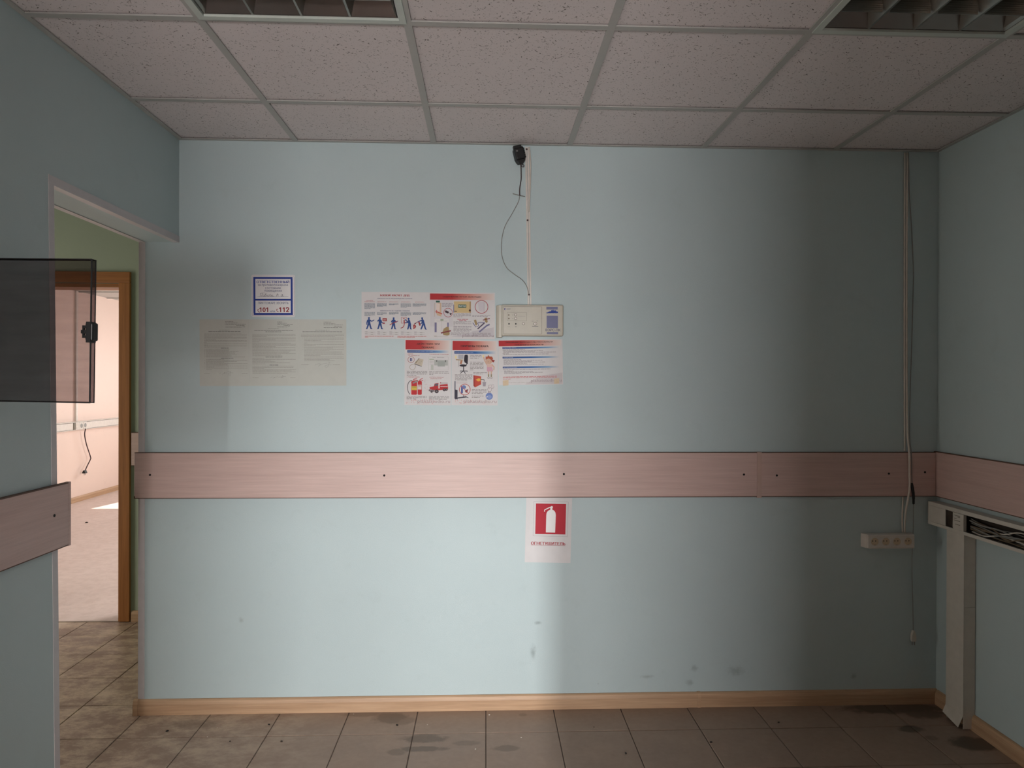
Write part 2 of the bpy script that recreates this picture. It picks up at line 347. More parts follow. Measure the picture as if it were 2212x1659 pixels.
q.box(1.24, 1.325, YW, YW+.38, 0, 3.1, 'cream_paint')  # unseen pier added to soften the strip light towards the left
q = q.build('wall_rear_window'); struct(q, 'window wall of the room behind the viewer', 'wall')
q = MB().box(-1.52, 3.42, YW-.1, YR-.14, 3.1, 3.16, 'grid_white').box(-1.52, 3.42, YR-.14, YR-.10, 2.62, 3.1, 'cream_paint').build('ceiling_rear_room'); struct(q, 'ceiling of the room behind the viewer', 'ceiling')

# --- hung ceiling: panels lying in a metal grid
ceil = MB().box(-LT, W+.13, YR-.14, .15, 2.60, 2.66, 'grid_white').build('ceiling'); struct(ceil, 'hung ceiling of speckled mineral panels in a grey grid', 'ceiling')
CX = [.5027+.6*i for i in range(5)]; CYS = [-.4387-.6*i for i in range(6)]; TB = .012
xs = [0.0]+CX+[W]; ys = [0.0]+CYS+[YR]
for x in CX: MB().box(x-TB, x+TB, YR, -.019, H, H+.004, 'grid_white').box(x-.001, x+.001, YR, -.019, H+.004, H+.035, 'grid_white').build('grid_bar', ceil)
for y in CYS:
    for a, b in zip(xs[:-1], xs[1:]):
        MB().box(a+(TB if a > 0 else .019), b-(TB if b < W else .019), y-TB, y+TB, H-.0004, H+.0036, 'grid_white').build('cross_bar', ceil)
# wall angle that carries the panels along the walls
for nm, b in (('back', (0, W, -.019, 0)), ('left', (0, .019, YR, -.019)), ('right', (W-.019, W, YR, -.019))):
    MB().box(b[0], b[1], b[2], b[3], H+.0002, H+.003, 'grid_white').build('wall_angle', ceil)
FIX = [(0, 1), (3, 1)]            # (column after CX index, row) of the two louvre lights
PM = {}
for i in range(len(xs)-1):
    for j in range(len(ys)-1):
        if (i, j) in ((1, 2), (4, 2)): continue
        x0, x1, y1, y0 = xs[i]+.004, xs[i+1]-.004, ys[j]-.004, ys[j+1]+.004
        key = (round(x1-x0, 3), round(y1-y0, 3))
        if key not in PM:
            o = MB().box(-key[0]/2, key[0]/2, -key[1]/2, key[1]/2, 0, .012, 'mineral_board', .0012).build('ceiling_panel', ceil); PM[key] = o.data
        else:
            o = bpy.data.objects.new('ceiling_panel', PM[key]); COL.objects.link(o); o.parent = ceil
        o.location = ((x0+x1)/2, (y0+y1)/2, H+.0055+random.uniform(0, .0012)); o.rotation_euler = (random.uniform(-.001, .001), random.uniform(-.001, .001), 0)

# --- white angle trims round the opening
t = MB()
TW, TT = .026, .0015
t.add([(0-.0005, JB+.001, 0), (0+TT, JB+.001, 0), (0+TT, JB-TW, 0), (-.0005, JB-TW, 0), (-.0005, JT+.001, LZ), (TT, JT+.001, LZ), (TT, JT-TW, LZ+TW), (-.0005, JT-TW, LZ+TW)],
      [(0,1,2,3), (4,7,6,5), (0,4,5,1), (1,5,6,2), (2,6,7,3), (3,7,4,0)], 'trim_white')
struct(t.build('trim_1'), 'white angle trim on the near jamb of the opening', 'trim')
t = MB().prism([(JT, LZ), (-.0005, LZ), (-.0005, LZ+TW), (JT-TW, LZ+TW)], 'x', -.0005, TT, 'trim_white').box(-TW, TT, JT, .006, LZ-TT, LZ, 'trim_white')
struct(t.build('trim_2'), 'white angle trim along the lintel of the opening', 'trim')
t = MB().box(-LT-.001, -LT+TW, JT, -.0005, LZ-TT-.0004, LZ-.0004, 'trim_white'); struct(t.build('trim_3'), 'thin white trim on the hall edge of the lintel', 'trim')
t = MB().box(-LT-TT, -LT+TW, -TT, .0005, .066, LZ-TT, 'trim_white').box(-LT-TT, -LT, .0005, .026, .066, LZ-TT, 'trim_white'); struct(t.build('trim_4'), 'white angle trim on the wall corner beside the hall', 'trim')
# --- skirtings
def skirting(name, label, axis, a0, a1, wallpos, sgn, m, extra=None):
    # profile in (distance from wall, z)
    prof = [(0, 0), (.016, 0), (.016, .045), (.012, .060), (.006, .065), (0, .065)]
    o = MB(); poly = [(wallpos+sgn*d, z) for d, z in prof]
    o.prism(poly, axis, a0, a1, m); r = o.build(name); struct(r, label, 'baseboard'); return r
bb = skirting('baseboard_back', 'oak skirting board under the poster wall', 'x', -LT-.012, W-.0005, 0, -1, 'skirting_wood_x')
def cap(parent, x0, x1): MB().prism([(-.0005, -.0003), (-.0185, -.0003), (-.0185, .047), (-.014, .062), (-.007, .067), (-.0005, .067)], 'x', x0, x1, 'skirting_wood_x').build('joint_cap', parent)
cap(bb, 2.283, 2.298); cap(bb, -LT-.016, -LT+.004)
skirting('baseboard_right', 'dim oak skirting board along the right wall', 'y', YR, -.017, W, -1, 'skirting_wood_y')
q = MB().prism([(HB-d, z) for d, z in [(0, 0), (.016, 0), (.016, .045), (.012, .060), (.006, .065), (0, .065)]], 'x', -.79, -LT, 'skirting_wood_x').build('baseboard_hall'); struct(q, 'short skirting beside the brown door frame', 'baseboard')
q = MB().prism([(FX+d, z) for d, z in [(0, 0), (.016, 0), (.016, .05), (.010, .065), (0, .065)]], 'y', HB+.14, FY, 'skirting_wood_y').build('baseboard_far'); struct(q, 'brown skirting of the sunlit room', 'baseboard')
# --- brown door frame in the hall
d1 = MB().box(OX1, OX1+.006, HB-.004, HB+.14, 0, OZ, 'frame_wood_z').build('door_1'); struct(d1, 'brown wooden door frame to the sunlit room', 'door frame')
MB().box(OX1-.002, OX1+.064, HB-.020, HB, .003, OZ+.004, 'frame_wood_z', .003).build('casing', d1)
MB().box(OX0-.064, OX0+.002, HB-.020, HB, .003, OZ+.004, 'frame_wood_z', .003).build('casing', d1)
MB().box(OX0-.064, OX1+.064, HB-.020, HB, OZ+.004, OZ+.070, 'frame_wood_x', .003).build('casing', d1)
MB().box(OX0-.006, OX0, HB-.004, HB+.14, 0, OZ, 'frame_wood_z').build('jamb_lining', d1)
MB().box(OX0, OX1, HB-.004, HB+.14, OZ-.022, OZ, 'frame_wood_x').build('head_lining', d1)
MB().box(OX0, OX1, HB-.004, HB+.14, .0005, .005, 'pale_linoleum', .001).build('threshold', d1)
for z in (.98, 1.05): MB().box(OX1-.003, OX1, HB+.02, HB+.045, z, z+.055, 'dark_inside').build('strike_plate', d1)

# ================================================================== WALL RAILS (boards screwed to the walls)
RZ0, RZ1, RT = .9385, 1.1385, .016
def board(name, parent, x0, x1, y0, y1, z0, z1, m):
    o = MB().box(x0, x1, y0, y1, z0+.003, z1-.003, m, .0012)
    o.box(x0+.0004, x1-.0004, y0+.001, y1-.0002, z1-.0034, z1, 'rail_edge').box(x0+.0004, x1-.0004, y0+.001, y1-.0002, z0, z0+.0034, 'rail_edge')
    return o.build(name, parent)
def screws(parent, pts, axis='y', sgn=-1, at=-RT):
    for (a, z) in pts:
        o = MB()
        if axis == 'y': o.cyl((a, at+.0008, z), .0048, 'y', -.0016, 'hole_black', 12)
        else: o.cyl((at-.0008*sgn, a, z), .0048, 'x', .0016*sgn, 'hole_black', 12)
        o.build('screw_cap', parent)
r = empty('wall_rail', (-.18, 0, RZ0)); r0 = r
tag(r, 'long beige wood bumper rail across the poster wall, left of the joint strip', 'wall rail', 'beige bumper rails')
def child_world(o, parent):   # build in world coordinates, then hang under the parent
    o.parent = parent; o.matrix_parent_inverse = Matrix.Translation(-Vector(parent.location)) if parent.rotation_euler == Euler((0,0,0)) else parent.matrix_basis.inverted(); return o
class Under:                   # parent for MB.build that keeps world coordinates
    pass
_build = MB.build
def wbuild(mb, name, parent): return child_world(_build(mb, name), parent)
def wboard(name, parent, *a): o = board(name, None, *a); return child_world(o, parent)
def wscrews(parent, pts, axis='y', sgn=-1, at=-RT):
    for (a, z) in pts:
        o = MB()
        if axis == 'y': o.cyl((a, at+.0008, z), .0048, 'y', -.0016, 'hole_black', 12)
        else: o.cyl((at-.0008*sgn, a, z), .0048, 'x', .0016*sgn, 'hole_black', 12)
        wbuild(o, 'screw_cap', parent)
wboard('board', r, -.1815, 2.5487, -RT, -.0004, RZ0, RZ1, 'rail_wood_x')
wscrews(r, [(-.1148, 1.0417), (.8921, 1.0379), (1.6814, 1.0427), (2.4884, 1.0392)])
wbuild(MB().prism([(-.1822, .940), (-.178, .940), (-.1775, .945), (-.180, .951), (-.1822, .952)], 'y', -RT-.0004, -RT+.001, 'rail_edge'), 'chipped_corner', r)
r = empty('wall_rail', (2.57, 0, RZ0)); tag(r, 'short beige wood rail between the joint strip and the right corner', 'wall rail', 'beige bumper rails')
wboard('board', r, 2.5685, W-RT-.0006, -RT, -.0004, RZ0, RZ1, 'rail_wood_x'); wscrews(r, [(2.6374, 1.0348), (3.1493, 1.0423), (3.3156, 1.0483)])
r = empty('wall_rail', (W, -.02, RZ0)); tag(r, 'beige wood rail running along the right wall above the trunking', 'wall rail', 'beige bumper rails')
wboard('board', r, W-RT, W-.0004, YR+.02, -.0006, RZ0, RZ1+.003, 'rail_wood_y'); wscrews(r, [(-1.0, 1.04), (-1.6, 1.04)], 'x', -1, W-RT)
r = empty('wall_rail', (0, -.82, RZ0)); tag(r, 'beige wood rail on the left partition, overhanging the doorless opening', 'wall rail', 'beige bumper rails')
wboard('board', r, .0004, RT, -2.6, -.8315, RZ0-.012, RZ1-.012, 'rail_wood_y'); wscrews(r, [(-.905, 1.035), (-1.5, 1.035)], 'x', 1, RT)
wbuild(MB().box(.0010, RT, -.8305, -.8185, RZ0-.014, RZ1-.011, 'rail_wood_y', .001), 'end_cap', r)
r = empty('wall_rail', (-.79, HB, RZ0)); tag(r, 'stub of beige rail on the hall wall beside the door frame', 'wall rail', 'beige bumper rails')
wboard('board', r, -.790, -LT-.001, HB-RT, HB-.0004, RZ0, RZ1, 'rail_wood_x')
js = MB().box(2.5488, 2.5684, -RT-.002, -.0005, RZ0-.003, RZ1+.001, 'rail_strip', .0008).build('joint_strip'); tag(js, 'narrow pale joint strip between the two lengths of wall rail', 'joint strip')

# ================================================================== CEILING LIGHTS with louvre rasters
def make_light(x0, label):
    y1 = CYS[1]-TB*.2; y0 = y1-.596; x1 = x0+.596; cx, cy = (x0+x1)/2, (y0+y1)/2; hw = .298
    r = empty('ceiling_light', (cx, cy, H)); tag(r, label, 'ceiling light', 'square louvre lights in the hung ceiling')
    zb = .001
    f = MB()
    for (a, b, c, d) in ((-hw, hw, hw-.020, hw), (-hw, hw, -hw, -hw+.020), (-hw, -hw+.020, -hw+.020, hw-.020), (hw-.020, hw, -hw+.020, hw-.020)): f.box(a, b, c, d, -.004, .003, 'light_frame')
    f.build('frame', r)
    pan = MB(); i = hw-.021
    for (a, b, c, d) in ((-i, i, i-.002, i), (-i, i, -i, -i+.002), (-i, -i+.002, -i, i), (i-.002, i, -i, i)): pan.box(a, b, c, d, .003, .082, 'pan_metal')
    pan.box(-i, i, -i, i, .080, .083, 'pan_metal'); pan.build('housing', r)
    cw = (2*i)/4
    for k in range(1, 4):       # V-shaped reflectors between the lamps
        x = -i+k*cw
        MB().prism([(x-.003, .002), (x+.003, .002), (x+.010, .018), (x+.022, .045), (x-.022, .045), (x-.010, .018)], 'y', -i+.003, i-.003, 'louvre_metal').build('reflector', r)
    for sx in (-1, 1):
        x = sx*(i-.004)
        MB().prism([(x, .002), (x-sx*.006, .010), (x-sx*.018, .045), (x, .045)], 'y', -i+.003, i-.003, 'louvre_metal').build('reflector', r)
    ny = 6; ch = 2*i/ny
    for k in range(4):
        for j in range(1, ny):  # short cross lamellae of each cell, ribbed
            xa, xb = -i+k*cw+.011, -i+(k+1)*cw-.011; y = -i+j*ch; m = MB()
            m.prism([(y-.0015, .003), (y+.0015, .003), (y+.005, .020), (y+.010, .042), (y-.010, .042), (y-.005, .020)], 'x', xa, xb, 'louvre_metal')
            for q in range(6):
                z = .008+q*.0055; w = .0018+.0085*(z/.042)**1.3; m.box(xa+.001, xb-.001, y-w-.0006, y+w+.0006, z, z+.0015, 'louvre_metal')
            m.build('lamella', r)
        for sy in (-1, 1):      # slanted end reflector and lamp holder
            xa, xb = -i+k*cw+.005, -i+(k+1)*cw-.005; ye = sy*(i-.003)
            MB().add([(xa, ye, .004), (xb, ye, .004), (xb, ye-sy*.045, .055), (xa, ye-sy*.045, .055)], [(0, 1, 2, 3)], 'pan_metal').build('end_reflector', r)
            h = MB().box(xa+.016, xb-.016, *sorted((ye-sy*.047, ye-sy*.052)), .042, .078, 'holder_white')
            h.box(xa+.016, xb-.016, *sorted((ye-sy*.047, ye-sy*.060)), .040, .043, 'holder_white'); h = h.build('lamp_holder', r)
            MB().cyl(((xa+xb)/2-.004, ye-sy*.0535, .062), .009, 'y', -sy*.003, 'hole_black', 14).build('socket_hole', h)
    return r
make_light(CX[0]+.002, 'square louvre ceiling light above the paper notices, left of the two')
make_light(CX[3]+.002, 'square louvre ceiling light near the right wall, right of the two')

# ================================================================== PAPER ON THE WALL
from mathutils.geometry import tessellate_polygon
_glyphs = {}
def text_polys(body, bold=0.0, shear=0.0):
    """Flat letters: the outlines of the built-in font, each outer contour filled on its own with the holes that lie in it."""
    if body in _glyphs: return _glyphs[body]
    c = bpy.data.curves.new('txt', 'FONT'); c.body = body; c.size = 1; c.shear = shear; c.resolution_u = 3; c.fill_mode = 'NONE'
    o = bpy.data.objects.new('txt', c); COL.objects.link(o); dg = bpy.context.evaluated_depsgraph_get()
    me = bpy.data.meshes.new_from_object(o.evaluated_get(dg)); V = [v.co.copy() for v in me.vertices]; E = [tuple(e.vertices) for e in me.edges]
    bpy.data.objects.remove(o); bpy.data.curves.remove(c); bpy.data.meshes.remove(me)
    nb = {}
    for x, y in E: nb.setdefault(x, []).append(y); nb.setdefault(y, []).append(x)
    nxt = {}
    for x, y in E: nxt.setdefault(x, y)
    seen = set(); loops = []
    for st in sorted(nb):
        if st in seen: continue
        L = [st]; seen.add(st); cur = nxt.get(st, nb[st][0])
        while cur not in seen:
            L.append(cur); seen.add(cur); cand = [q for q in nb[cur] if q not in seen]
            if not cand: break
            cur = cand[0]
        if len(L) > 2: loops.append([V[i] for i in L])
    def sa(L): return sum(p.x*q.y-q.x*p.y for p, q in zip(L, L[1:]+L[:1]))/2
    def inside(p, L):
        r = False
        for u, v in zip(L, L[1:]+L[:1]):
            if (u.y > p.y) != (v.y > p.y) and p.x < (v.x-u.x)*(p.y-u.y)/(v.y-u.y)+u.x: r = not r
        return r
    A = [sa(L) for L in loops]; holes = {i: [] for i in range(len(loops))}; is_hole = set()
    for i, L in enumerate(loops):
        best = None
        for j, M in enumerate(loops):
            if j != i and A[i]*A[j] < 0 and abs(A[j]) > abs(A[i]) and sum(inside(p, M) for p in L) > len(L)*.6 and (best is None or abs(A[j]) < abs(A[best])): best = j
        if best is not None: holes[best].append(i); is_hole.add(i)
    vs = []; fs = []
    for i, L in enumerate(loops):
        if i in is_hole: continue
        polys = [L]+[loops[h] for h in holes[i]]; flat = [p for P in polys for p in P]; k = len(vs); vs += flat
        fs += [[k+a_ for a_ in t_] for t_ in tessellate_polygon([[Vector((p.x, p.y, 0)) for p in P] for P in polys])]
    _glyphs[body] = (vs, fs); return vs, fs
FINE = {'body_text', 'approval_block', 'pink_blots', 'heading', 'printed_text', 'handwriting', 'signature', 'band_text'}
class Sheet:
    """A sheet of paper on the back wall. Print is laid out in units of a grid (c0..c1) spread over the sheet."""
    def __init__(s, name, x, z, w, h, rot, c0, c1, mat, label, cat, group=None, yoff=-.0004, rad=0):
        s.w, s.h, s.c0, s.c1 = w, h, c0, c1; s.layer = 1
        o = MB(); T = .0005
        if rad:
            pts = []
            for (cx, cz, a0) in ((w-rad, -rad, 0), (rad, -rad, 90), (rad, -h+rad, 180), (w-rad, -h+rad, 270)):
                for k in range(5): a = math.radians(a0+k*22.5); pts.append((cx+rad*math.cos(a), cz+rad*math.sin(a)))
            o.prism(pts, 'y', 0, -T, mat)
        else:
            # a slightly wavy sheet: the corners and edges lift off the wall a little
            n = 6; vs = []; random.seed(len(label))
            for side in (0, 1):
                for i in range(n+1):
                    for j in range(n+1):
                        vs.append((w*i/n, -T*side, -h*j/n))
            fs = []; N = (n+1)**2
            for i in range(n):
                for j in range(n):
                    a = i*(n+1)+j; fs += [(a, a+1, a+n+2, a+n+1), (N+a, N+a+n+1, N+a+n+2, N+a+1)]
            rim = [i*(n+1) for i in range(n+1)]+[n*(n+1)+j for j in range(1, n+1)]+[i*(n+1)+n for i in range(n-1, -1, -1)]+[j for j in range(n-1, 0, -1)]
            for a, b in zip(rim, rim[1:]+rim[:1]): fs.append((a, b, N+b, N+a))
            o.add(vs, fs, mat)
        s.o = o.build(name); s.o.location = (x, yoff, z); s.o.rotation_euler = (0, math.radians(-rot), 0); s.T = T
        tag(s.o, label, cat, group)
    def u(s, c): return ((c[0]-s.c0[0])/(s.c1[0]-s.c0[0])*s.w, -(c[1]-s.c0[1])/(s.c1[1]-s.c0[1])*s.h)
    def y(s, l): return -s.T-.00012*l
    def begin(s): s.m = MB(); s.k = 0; return s
    def poly(s, pts, m, l=1):
        s.k += 1; e = -2.5e-6*(s.k % 60)
        q = [s.u(p) for p in pts]; s.m.add([(a, s.y(l)+e, b) for a, b in q], [list(range(len(q)))], m); return s
    def rect(s, x0, y0, x1, y1, m, l=1): return s.poly([(x0, y0), (x1, y0), (x1, y1), (x0, y1)], m, l)
    def ell(s, cx, cy, rx, ry, m, l=1, n=24): return s.poly([(cx+rx*math.cos(2*PI*k/n), cy+ry*math.sin(2*PI*k/n)) for k in range(n)], m, l)
    def ring(s, cx, cy, rx, ry, t, m, l=1, n=32):
        for k in range(n):
            a, b = 2*PI*k/n, 2*PI*(k+1)/n
            s.poly([(cx+(rx+d)*math.cos(q), cy+(ry+d)*math.sin(q)) for d, q in ((-t/2, a), (t/2, a), (t/2, b), (-t/2, b))], m, l)
        return s
    def stroke(s, pts, wd, m, l=1, smooth=False, w2=None):
        P = [Vector((*p, 0)) for p in pts]
        if smooth: P = spline(P, 5)
        n = len(P); L = []; R = []
        for i, p in enumerate(P):
            t = (P[min(i+1, n-1)]-P[max(i-1, 0)]).normalized(); nn = Vector((-t.y, t.x, 0)); ww = wd if w2 is None else wd+(w2-wd)*i/(n-1)
            L.append(p+nn*ww/2); R.append(p-nn*ww/2)
        for i in range(n-1): s.poly([L[i][:2], L[i+1][:2], R[i+1][:2], R[i][:2]], m, l)
        return s
    def limb(s, pts, w0, w1, m, l=1):
        s.stroke(pts, w0, m, l, False, w1)
        for k, p in enumerate(pts): s.ell(p[0], p[1], (w0+(w1-w0)*k/max(1, len(pts)-1))/2, (w0+(w1-w0)*k/max(1, len(pts)-1))/2, m, l+.2*(k+1), 10)
        return s
    def text(s, body, x0, y0, x1, y1, m, bold=0.01, l=2, shear=0):
        vs, fs = text_polys(body, bold, shear); xs = [v.x for v in vs]; zs = [v.y for v in vs]
        a, b, c, d = min(xs), max(xs), min(zs), max(zs); q = []
        em = (y1-y0)*1.25; sh = bold*em*1.15       # bold: the same letters set again a hair to the side
        for k in ((0,) if bold < .012 else (-1, -.33, .33, 1)):
            q = [s.u((x0+sh+(v.x-a)/(b-a)*(x1-x0-2*sh)+k*sh, y1-(v.y-c)/(d-c)*(y1-y0))) for v in vs]
            for n_, f_ in enumerate(fs): s.m.add([(q[a_][0], s.y(l)-(k+1)*6.5e-5-2.5e-6*(n_ % 50), q[a_][1]) for a_ in f_], [list(range(len(f_)))], m)
        return s
    def digits(s, body, x0, y0, x1, y1, m, l=2):
        n = len(body); w = (x1-x0)/n; h = y1-y0; t = w*.27
        for i, ch in enumerate(body):
            a = x0+i*w
            if ch == '1': s.poly([(a+w*.42, y0+h*.02), (a+w*.42+t, y0+h*.02), (a+w*.42+t, y1), (a+w*.42, y1)], m, l).poly([(a+w*.42, y0+h*.02), (a+w*.42, y0+h*.26), (a+w*.12, y0+h*.36), (a+w*.12, y0+h*.20)], m, l+.1)
            elif ch == '0': s.ring(a+w*.5, (y0+y1)/2, w*.33, h*.5-t*.5, t, m, l)
            elif ch == '2': s.stroke([(a+w*.14, y0+h*.30), (a+w*.24, y0+h*.12), (a+w*.5, y0+h*.08), (a+w*.76, y0+h*.16), (a+w*.78, y0+h*.36), (a+w*.55, y0+h*.60), (a+w*.2, y0+h*.88)], t, m, l, True).rect(a+w*.08, y1-h*.17, a+w*.92, y1, m, l+.3)
        return s
    def lines(s, rows, th, m, l=1, words=True, wl=(18, 75), gap=9):   # lines of unreadably small print
        for (x0, y, x1) in rows:
            x = x0
            while x < x1-2:
                w = min(random.uniform(*wl), x1-x)
                if words: s.rect(x, y-th/2*random.uniform(.75, 1), x+w, y+th/2*random.uniform(.8, 1), m, l)
                x += w+gap*random.uniform(.7, 1.3)
        return s
    def end(s, name):
        o = s.m.build(name, s.o)
        if name in FINE: o['kind'] = 'stuff'
        return o
def block(x0, x1, y0, y1, n, last=.6): 
    return [(x0, y0+(y1-y0)*k/max(1, n-1), x1 if k < n-1 else x0+(x1-x0)*last) for k in range(n)]
BLU, DBL, RED, DRD, GRY, LGR, BLK = ink((24, 54, 140)), ink((40, 50, 110)), ink((176, 34, 44)), ink((140, 26, 34)), ink((96, 94, 92)), ink((142, 139, 132)), ink((26, 22, 24))

# --- blue framed sticker
s = Sheet('safety_sticker', .3107, 1.9133, .1885, .184, .4, (785, 85), (1390, 670), 'sticker_white', 'square blue framed safety sticker with red numbers above the paper notices', 'sticker', rad=.008)
s.begin(); t = 3
for (a, b, c, d) in ((795, 100, 1378, 103), (795, 655, 1378, 658), (795, 110, 798, 650), (1376, 110, 1379, 650)): s.rect(a, b, c, d, DBL, 1)
s.end('outline'); s.begin()
for (a, b, c, d) in ((812, 115, 1356, 142), (815, 615, 1358, 642), (812, 142, 840, 615), (1330, 142, 1357, 615), (840, 420, 1330, 444)): s.rect(a, b, c, d, BLU, 2)
s.end('blue_frame'); s.begin()
s.text('ОТВЕТСТВЕННЫЙ', 857, 158, 1312, 200, BLU, .022).text('за противопожарное', 874, 216, 1294, 248, DBL).text('состояние', 976, 258, 1194, 284, DBL).text('помещения', 966, 296, 1206, 328, DBL)
s.rect(870, 385, 1298, 388, DBL, 2).text('ПРИ ПОЖАРЕ ЗВОНИТЬ', 878, 460, 1298, 492, DBL, .008).text('или', 1044, 582, 1112, 606, DBL)
s.digits('101', 890, 538, 1030, 604, DRD).digits('112', 1162, 536, 1310, 604, DRD)
for (x, y) in ((872, 564), (1134, 560)): s.stroke([(x+8, y), (x, y+10), (x+6, y+30), (x+20, y+40)], 7, DRD, 2, True); s.ell(x+9, y+2, 7, 5, DRD, 2.3, 10); s.ell(x+21, y+39, 7, 5, DRD, 2.3, 10)
s.end('printed_text'); s.begin()
HW = ink((30, 30, 60))
for st in ([(918, 348), (912, 366), (904, 384)], [(905, 352), (925, 340), (950, 338), (972, 336)], [(938, 342), (934, 362), (922, 384), (932, 386)], [(958, 366), (946, 366), (940, 382), (952, 384), (962, 368), (960, 384), (970, 380)],
           [(976, 352), (974, 374), (976, 384), (988, 376), (980, 364), (992, 352), (984, 346), (978, 356)], [(992, 384), (1004, 366), (1008, 384), (1016, 382)], [(1030, 366), (1018, 370), (1018, 384), (1032, 380), (1032, 366), (1044, 364)],
           [(1048, 350), (1046, 374), (1050, 384), (1060, 374), (1054, 366)], [(1076, 366), (1066, 368), (1064, 384), (1078, 380), (1080, 366), (1082, 384), (1100, 382)],
           [(1132, 384), (1148, 346), (1158, 382)], [(1130, 368), (1164, 362)], [(1200, 350), (1196, 380), (1206, 382), (1220, 352), (1216, 382), (1236, 376)]):
    s.stroke(st, 3.2, HW, 2, True)
s.end('handwriting')

# --- three sheets of typed instructions
def notice(x, z, w, c0, c1, rot, label, rows, heads, sign, top, stamp):
    s = Sheet('paper_notice', x, z, w, .2905, rot, c0, c1, 'paper_grey', label, 'paper notice', 'typed paper notices under the sticker')
    s.begin().lines([(a, y, b) for (a, y, b) in top], 9, GRY, 1).end('approval_block')
    s.begin()
    for (t_, a, y, b) in heads:
        if t_: s.text(t_, a, y-8, b, y+9, ink((70, 68, 66)), .02)
        else: s.lines([(a, y, b)], 11, ink((84, 82, 80)), 1, True, (25, 90), 8)
    s.end('heading')
    s.begin().lines(rows, 9.5, ink((150, 148, 141)), 1, True, (18, 75), 6).end('body_text')
    s.begin()
    for st in sign: s.stroke(st, 3, ink((112, 110, 108)), 1, True)
    s.end('signature'); return s
R = []
for (y, b) in ((400, 905), (430, 1028), (457, 690), (480, 1028), (508, 1028), (535, 285), (560, 1028), (588, 1028), (614, 70), (640, 1028), (667, 85), (690, 1028), (716, 495)): R.append((12 if b > 100 else 0, y, b))
R += [(45, 770, 615), (45, 796, 600), (48, 822, 830), (48, 850, 745), (48, 876, 745), (48, 903, 790), (48, 930, 668), (50, 955, 985), (55, 1010, 490), (52, 1035, 1036), (55, 1062, 790), (52, 1088, 488), (52, 1115, 1038), (52, 1142, 560), (52, 1168, 1040), (52, 1196, 240), (55, 1222, 1040), (55, 1250, 190)]
R += [(12, y, 30) for y in (770, 796, 822, 850, 876, 903, 930, 955, 1035, 1088, 1115, 1168, 1222)]+[(0, 1354, 145), (905, 1352, 1040)]
notice(.0885, 1.7172, .2122, (-100, 55), (1080, 1648), .35, 'typed paper notice, leftmost of the three sheets under the sticker', R,
       [('ИНСТРУКЦИЯ № 1', 362, 314, 618), (None, 112, 347, 878), (None, 405, 742, 592), (None, 408, 982, 706)],
       [[(370, 1355), (395, 1335)], [(440, 1370), (480, 1345), (495, 1318), (480, 1345), (545, 1330)], [(562, 1310), (600, 1305), (630, 1320), (640, 1290), (630, 1330), (595, 1350), (600, 1375), (635, 1395), (630, 1340), (700, 1335)]],
       [(510, 107, 705), (508, 140, 818), (505, 170, 1000), (780, 203, 985), (520, 242, 915), (922, 235, 995)], None)
R = []
for (y, b) in ((413, 1092), (443, 1092), (468, 395), (497, 1092), (522, 1092), (547, 608), (570, 1092), (597, 212), (624, 975), (652, 1092), (680, 1092), (708, 610), (735, 1088), (762, 548), (790, 1090), (817, 965), (845, 935), (874, 1090), (902, 740), (930, 770), (983, 335), (1012, 1095), (1040, 490), (1067, 605), (1096, 955), (1123, 368), (1176, 1050), (1205, 1030), (1232, 340), (1260, 1100), (1288, 990), (1317, 1100), (1345, 900)): R.append((50, y, b))
R += [(55, 1452, 198), (960, 1452, 1085)]
notice(.3012, 1.7186, .2118, (-27, 55), (1151, 1648), .3, 'typed paper notice, middle sheet of the three directly below the sticker', R,
       [('ИНСТРУКЦИЯ № 2', 432, 283, 690), (None, 100, 320, 1028), (None, 368, 354, 748), (None, 365, 957, 768), (None, 465, 1150, 672)],
       [[(470, 1450), (520, 1435), (560, 1435)], [(545, 1470), (600, 1430), (570, 1450), (650, 1430), (690, 1440), (720, 1425)], [(725, 1440), (775, 1420), (770, 1395), (790, 1420), (765, 1455), (735, 1445), (860, 1418)]],
       [(655, 117, 765), (655, 146, 882), (652, 173, 1025), (805, 204, 955), (645, 238, 890), (905, 230, 955)], None)
R = []
for (a, y, b) in ((112, 408, 1136), (112, 440, 1136), (112, 470, 918), (182, 503, 1136), (182, 533, 1136), (182, 562, 595), (182, 596, 1136), (182, 622, 262), (182, 654, 1136), (182, 684, 458), (182, 715, 1136), (182, 742, 872), (182, 775, 1136), (182, 803, 795), (182, 836, 1108), (182, 866, 1108), (182, 897, 1136), (182, 925, 575), (182, 957, 1130), (182, 990, 1136), (188, 1018, 798), (188, 1049, 915)): R.append((a, y, b))
R += [(150, y, 160) for y in (503, 596, 654, 715, 775)]+[(118, 1138, 305), (872, 1140, 1040)]
notice(.5134, 1.7200, .2088, (44, 55), (1195, 1643), .3, 'typed paper notice, rightmost of the three sheets under the sticker', R,
       [('ИНСТРУКЦИЯ № 12', 452, 316, 790), (None, 148, 352, 1095)],
       [[(445, 1145), (500, 1125), (570, 1110)], [(525, 1180), (580, 1125), (560, 1150), (620, 1125), (700, 1110), (740, 1105)], [(760, 1085), (800, 1080), (770, 1130), (750, 1190), (700, 1200), (680, 1170), (740, 1150), (835, 1140)]],
       [(655, 122, 832), (650, 155, 935), (650, 186, 1112), (902, 217, 1098), (655, 252, 1010), (1030, 248, 1100)], None)

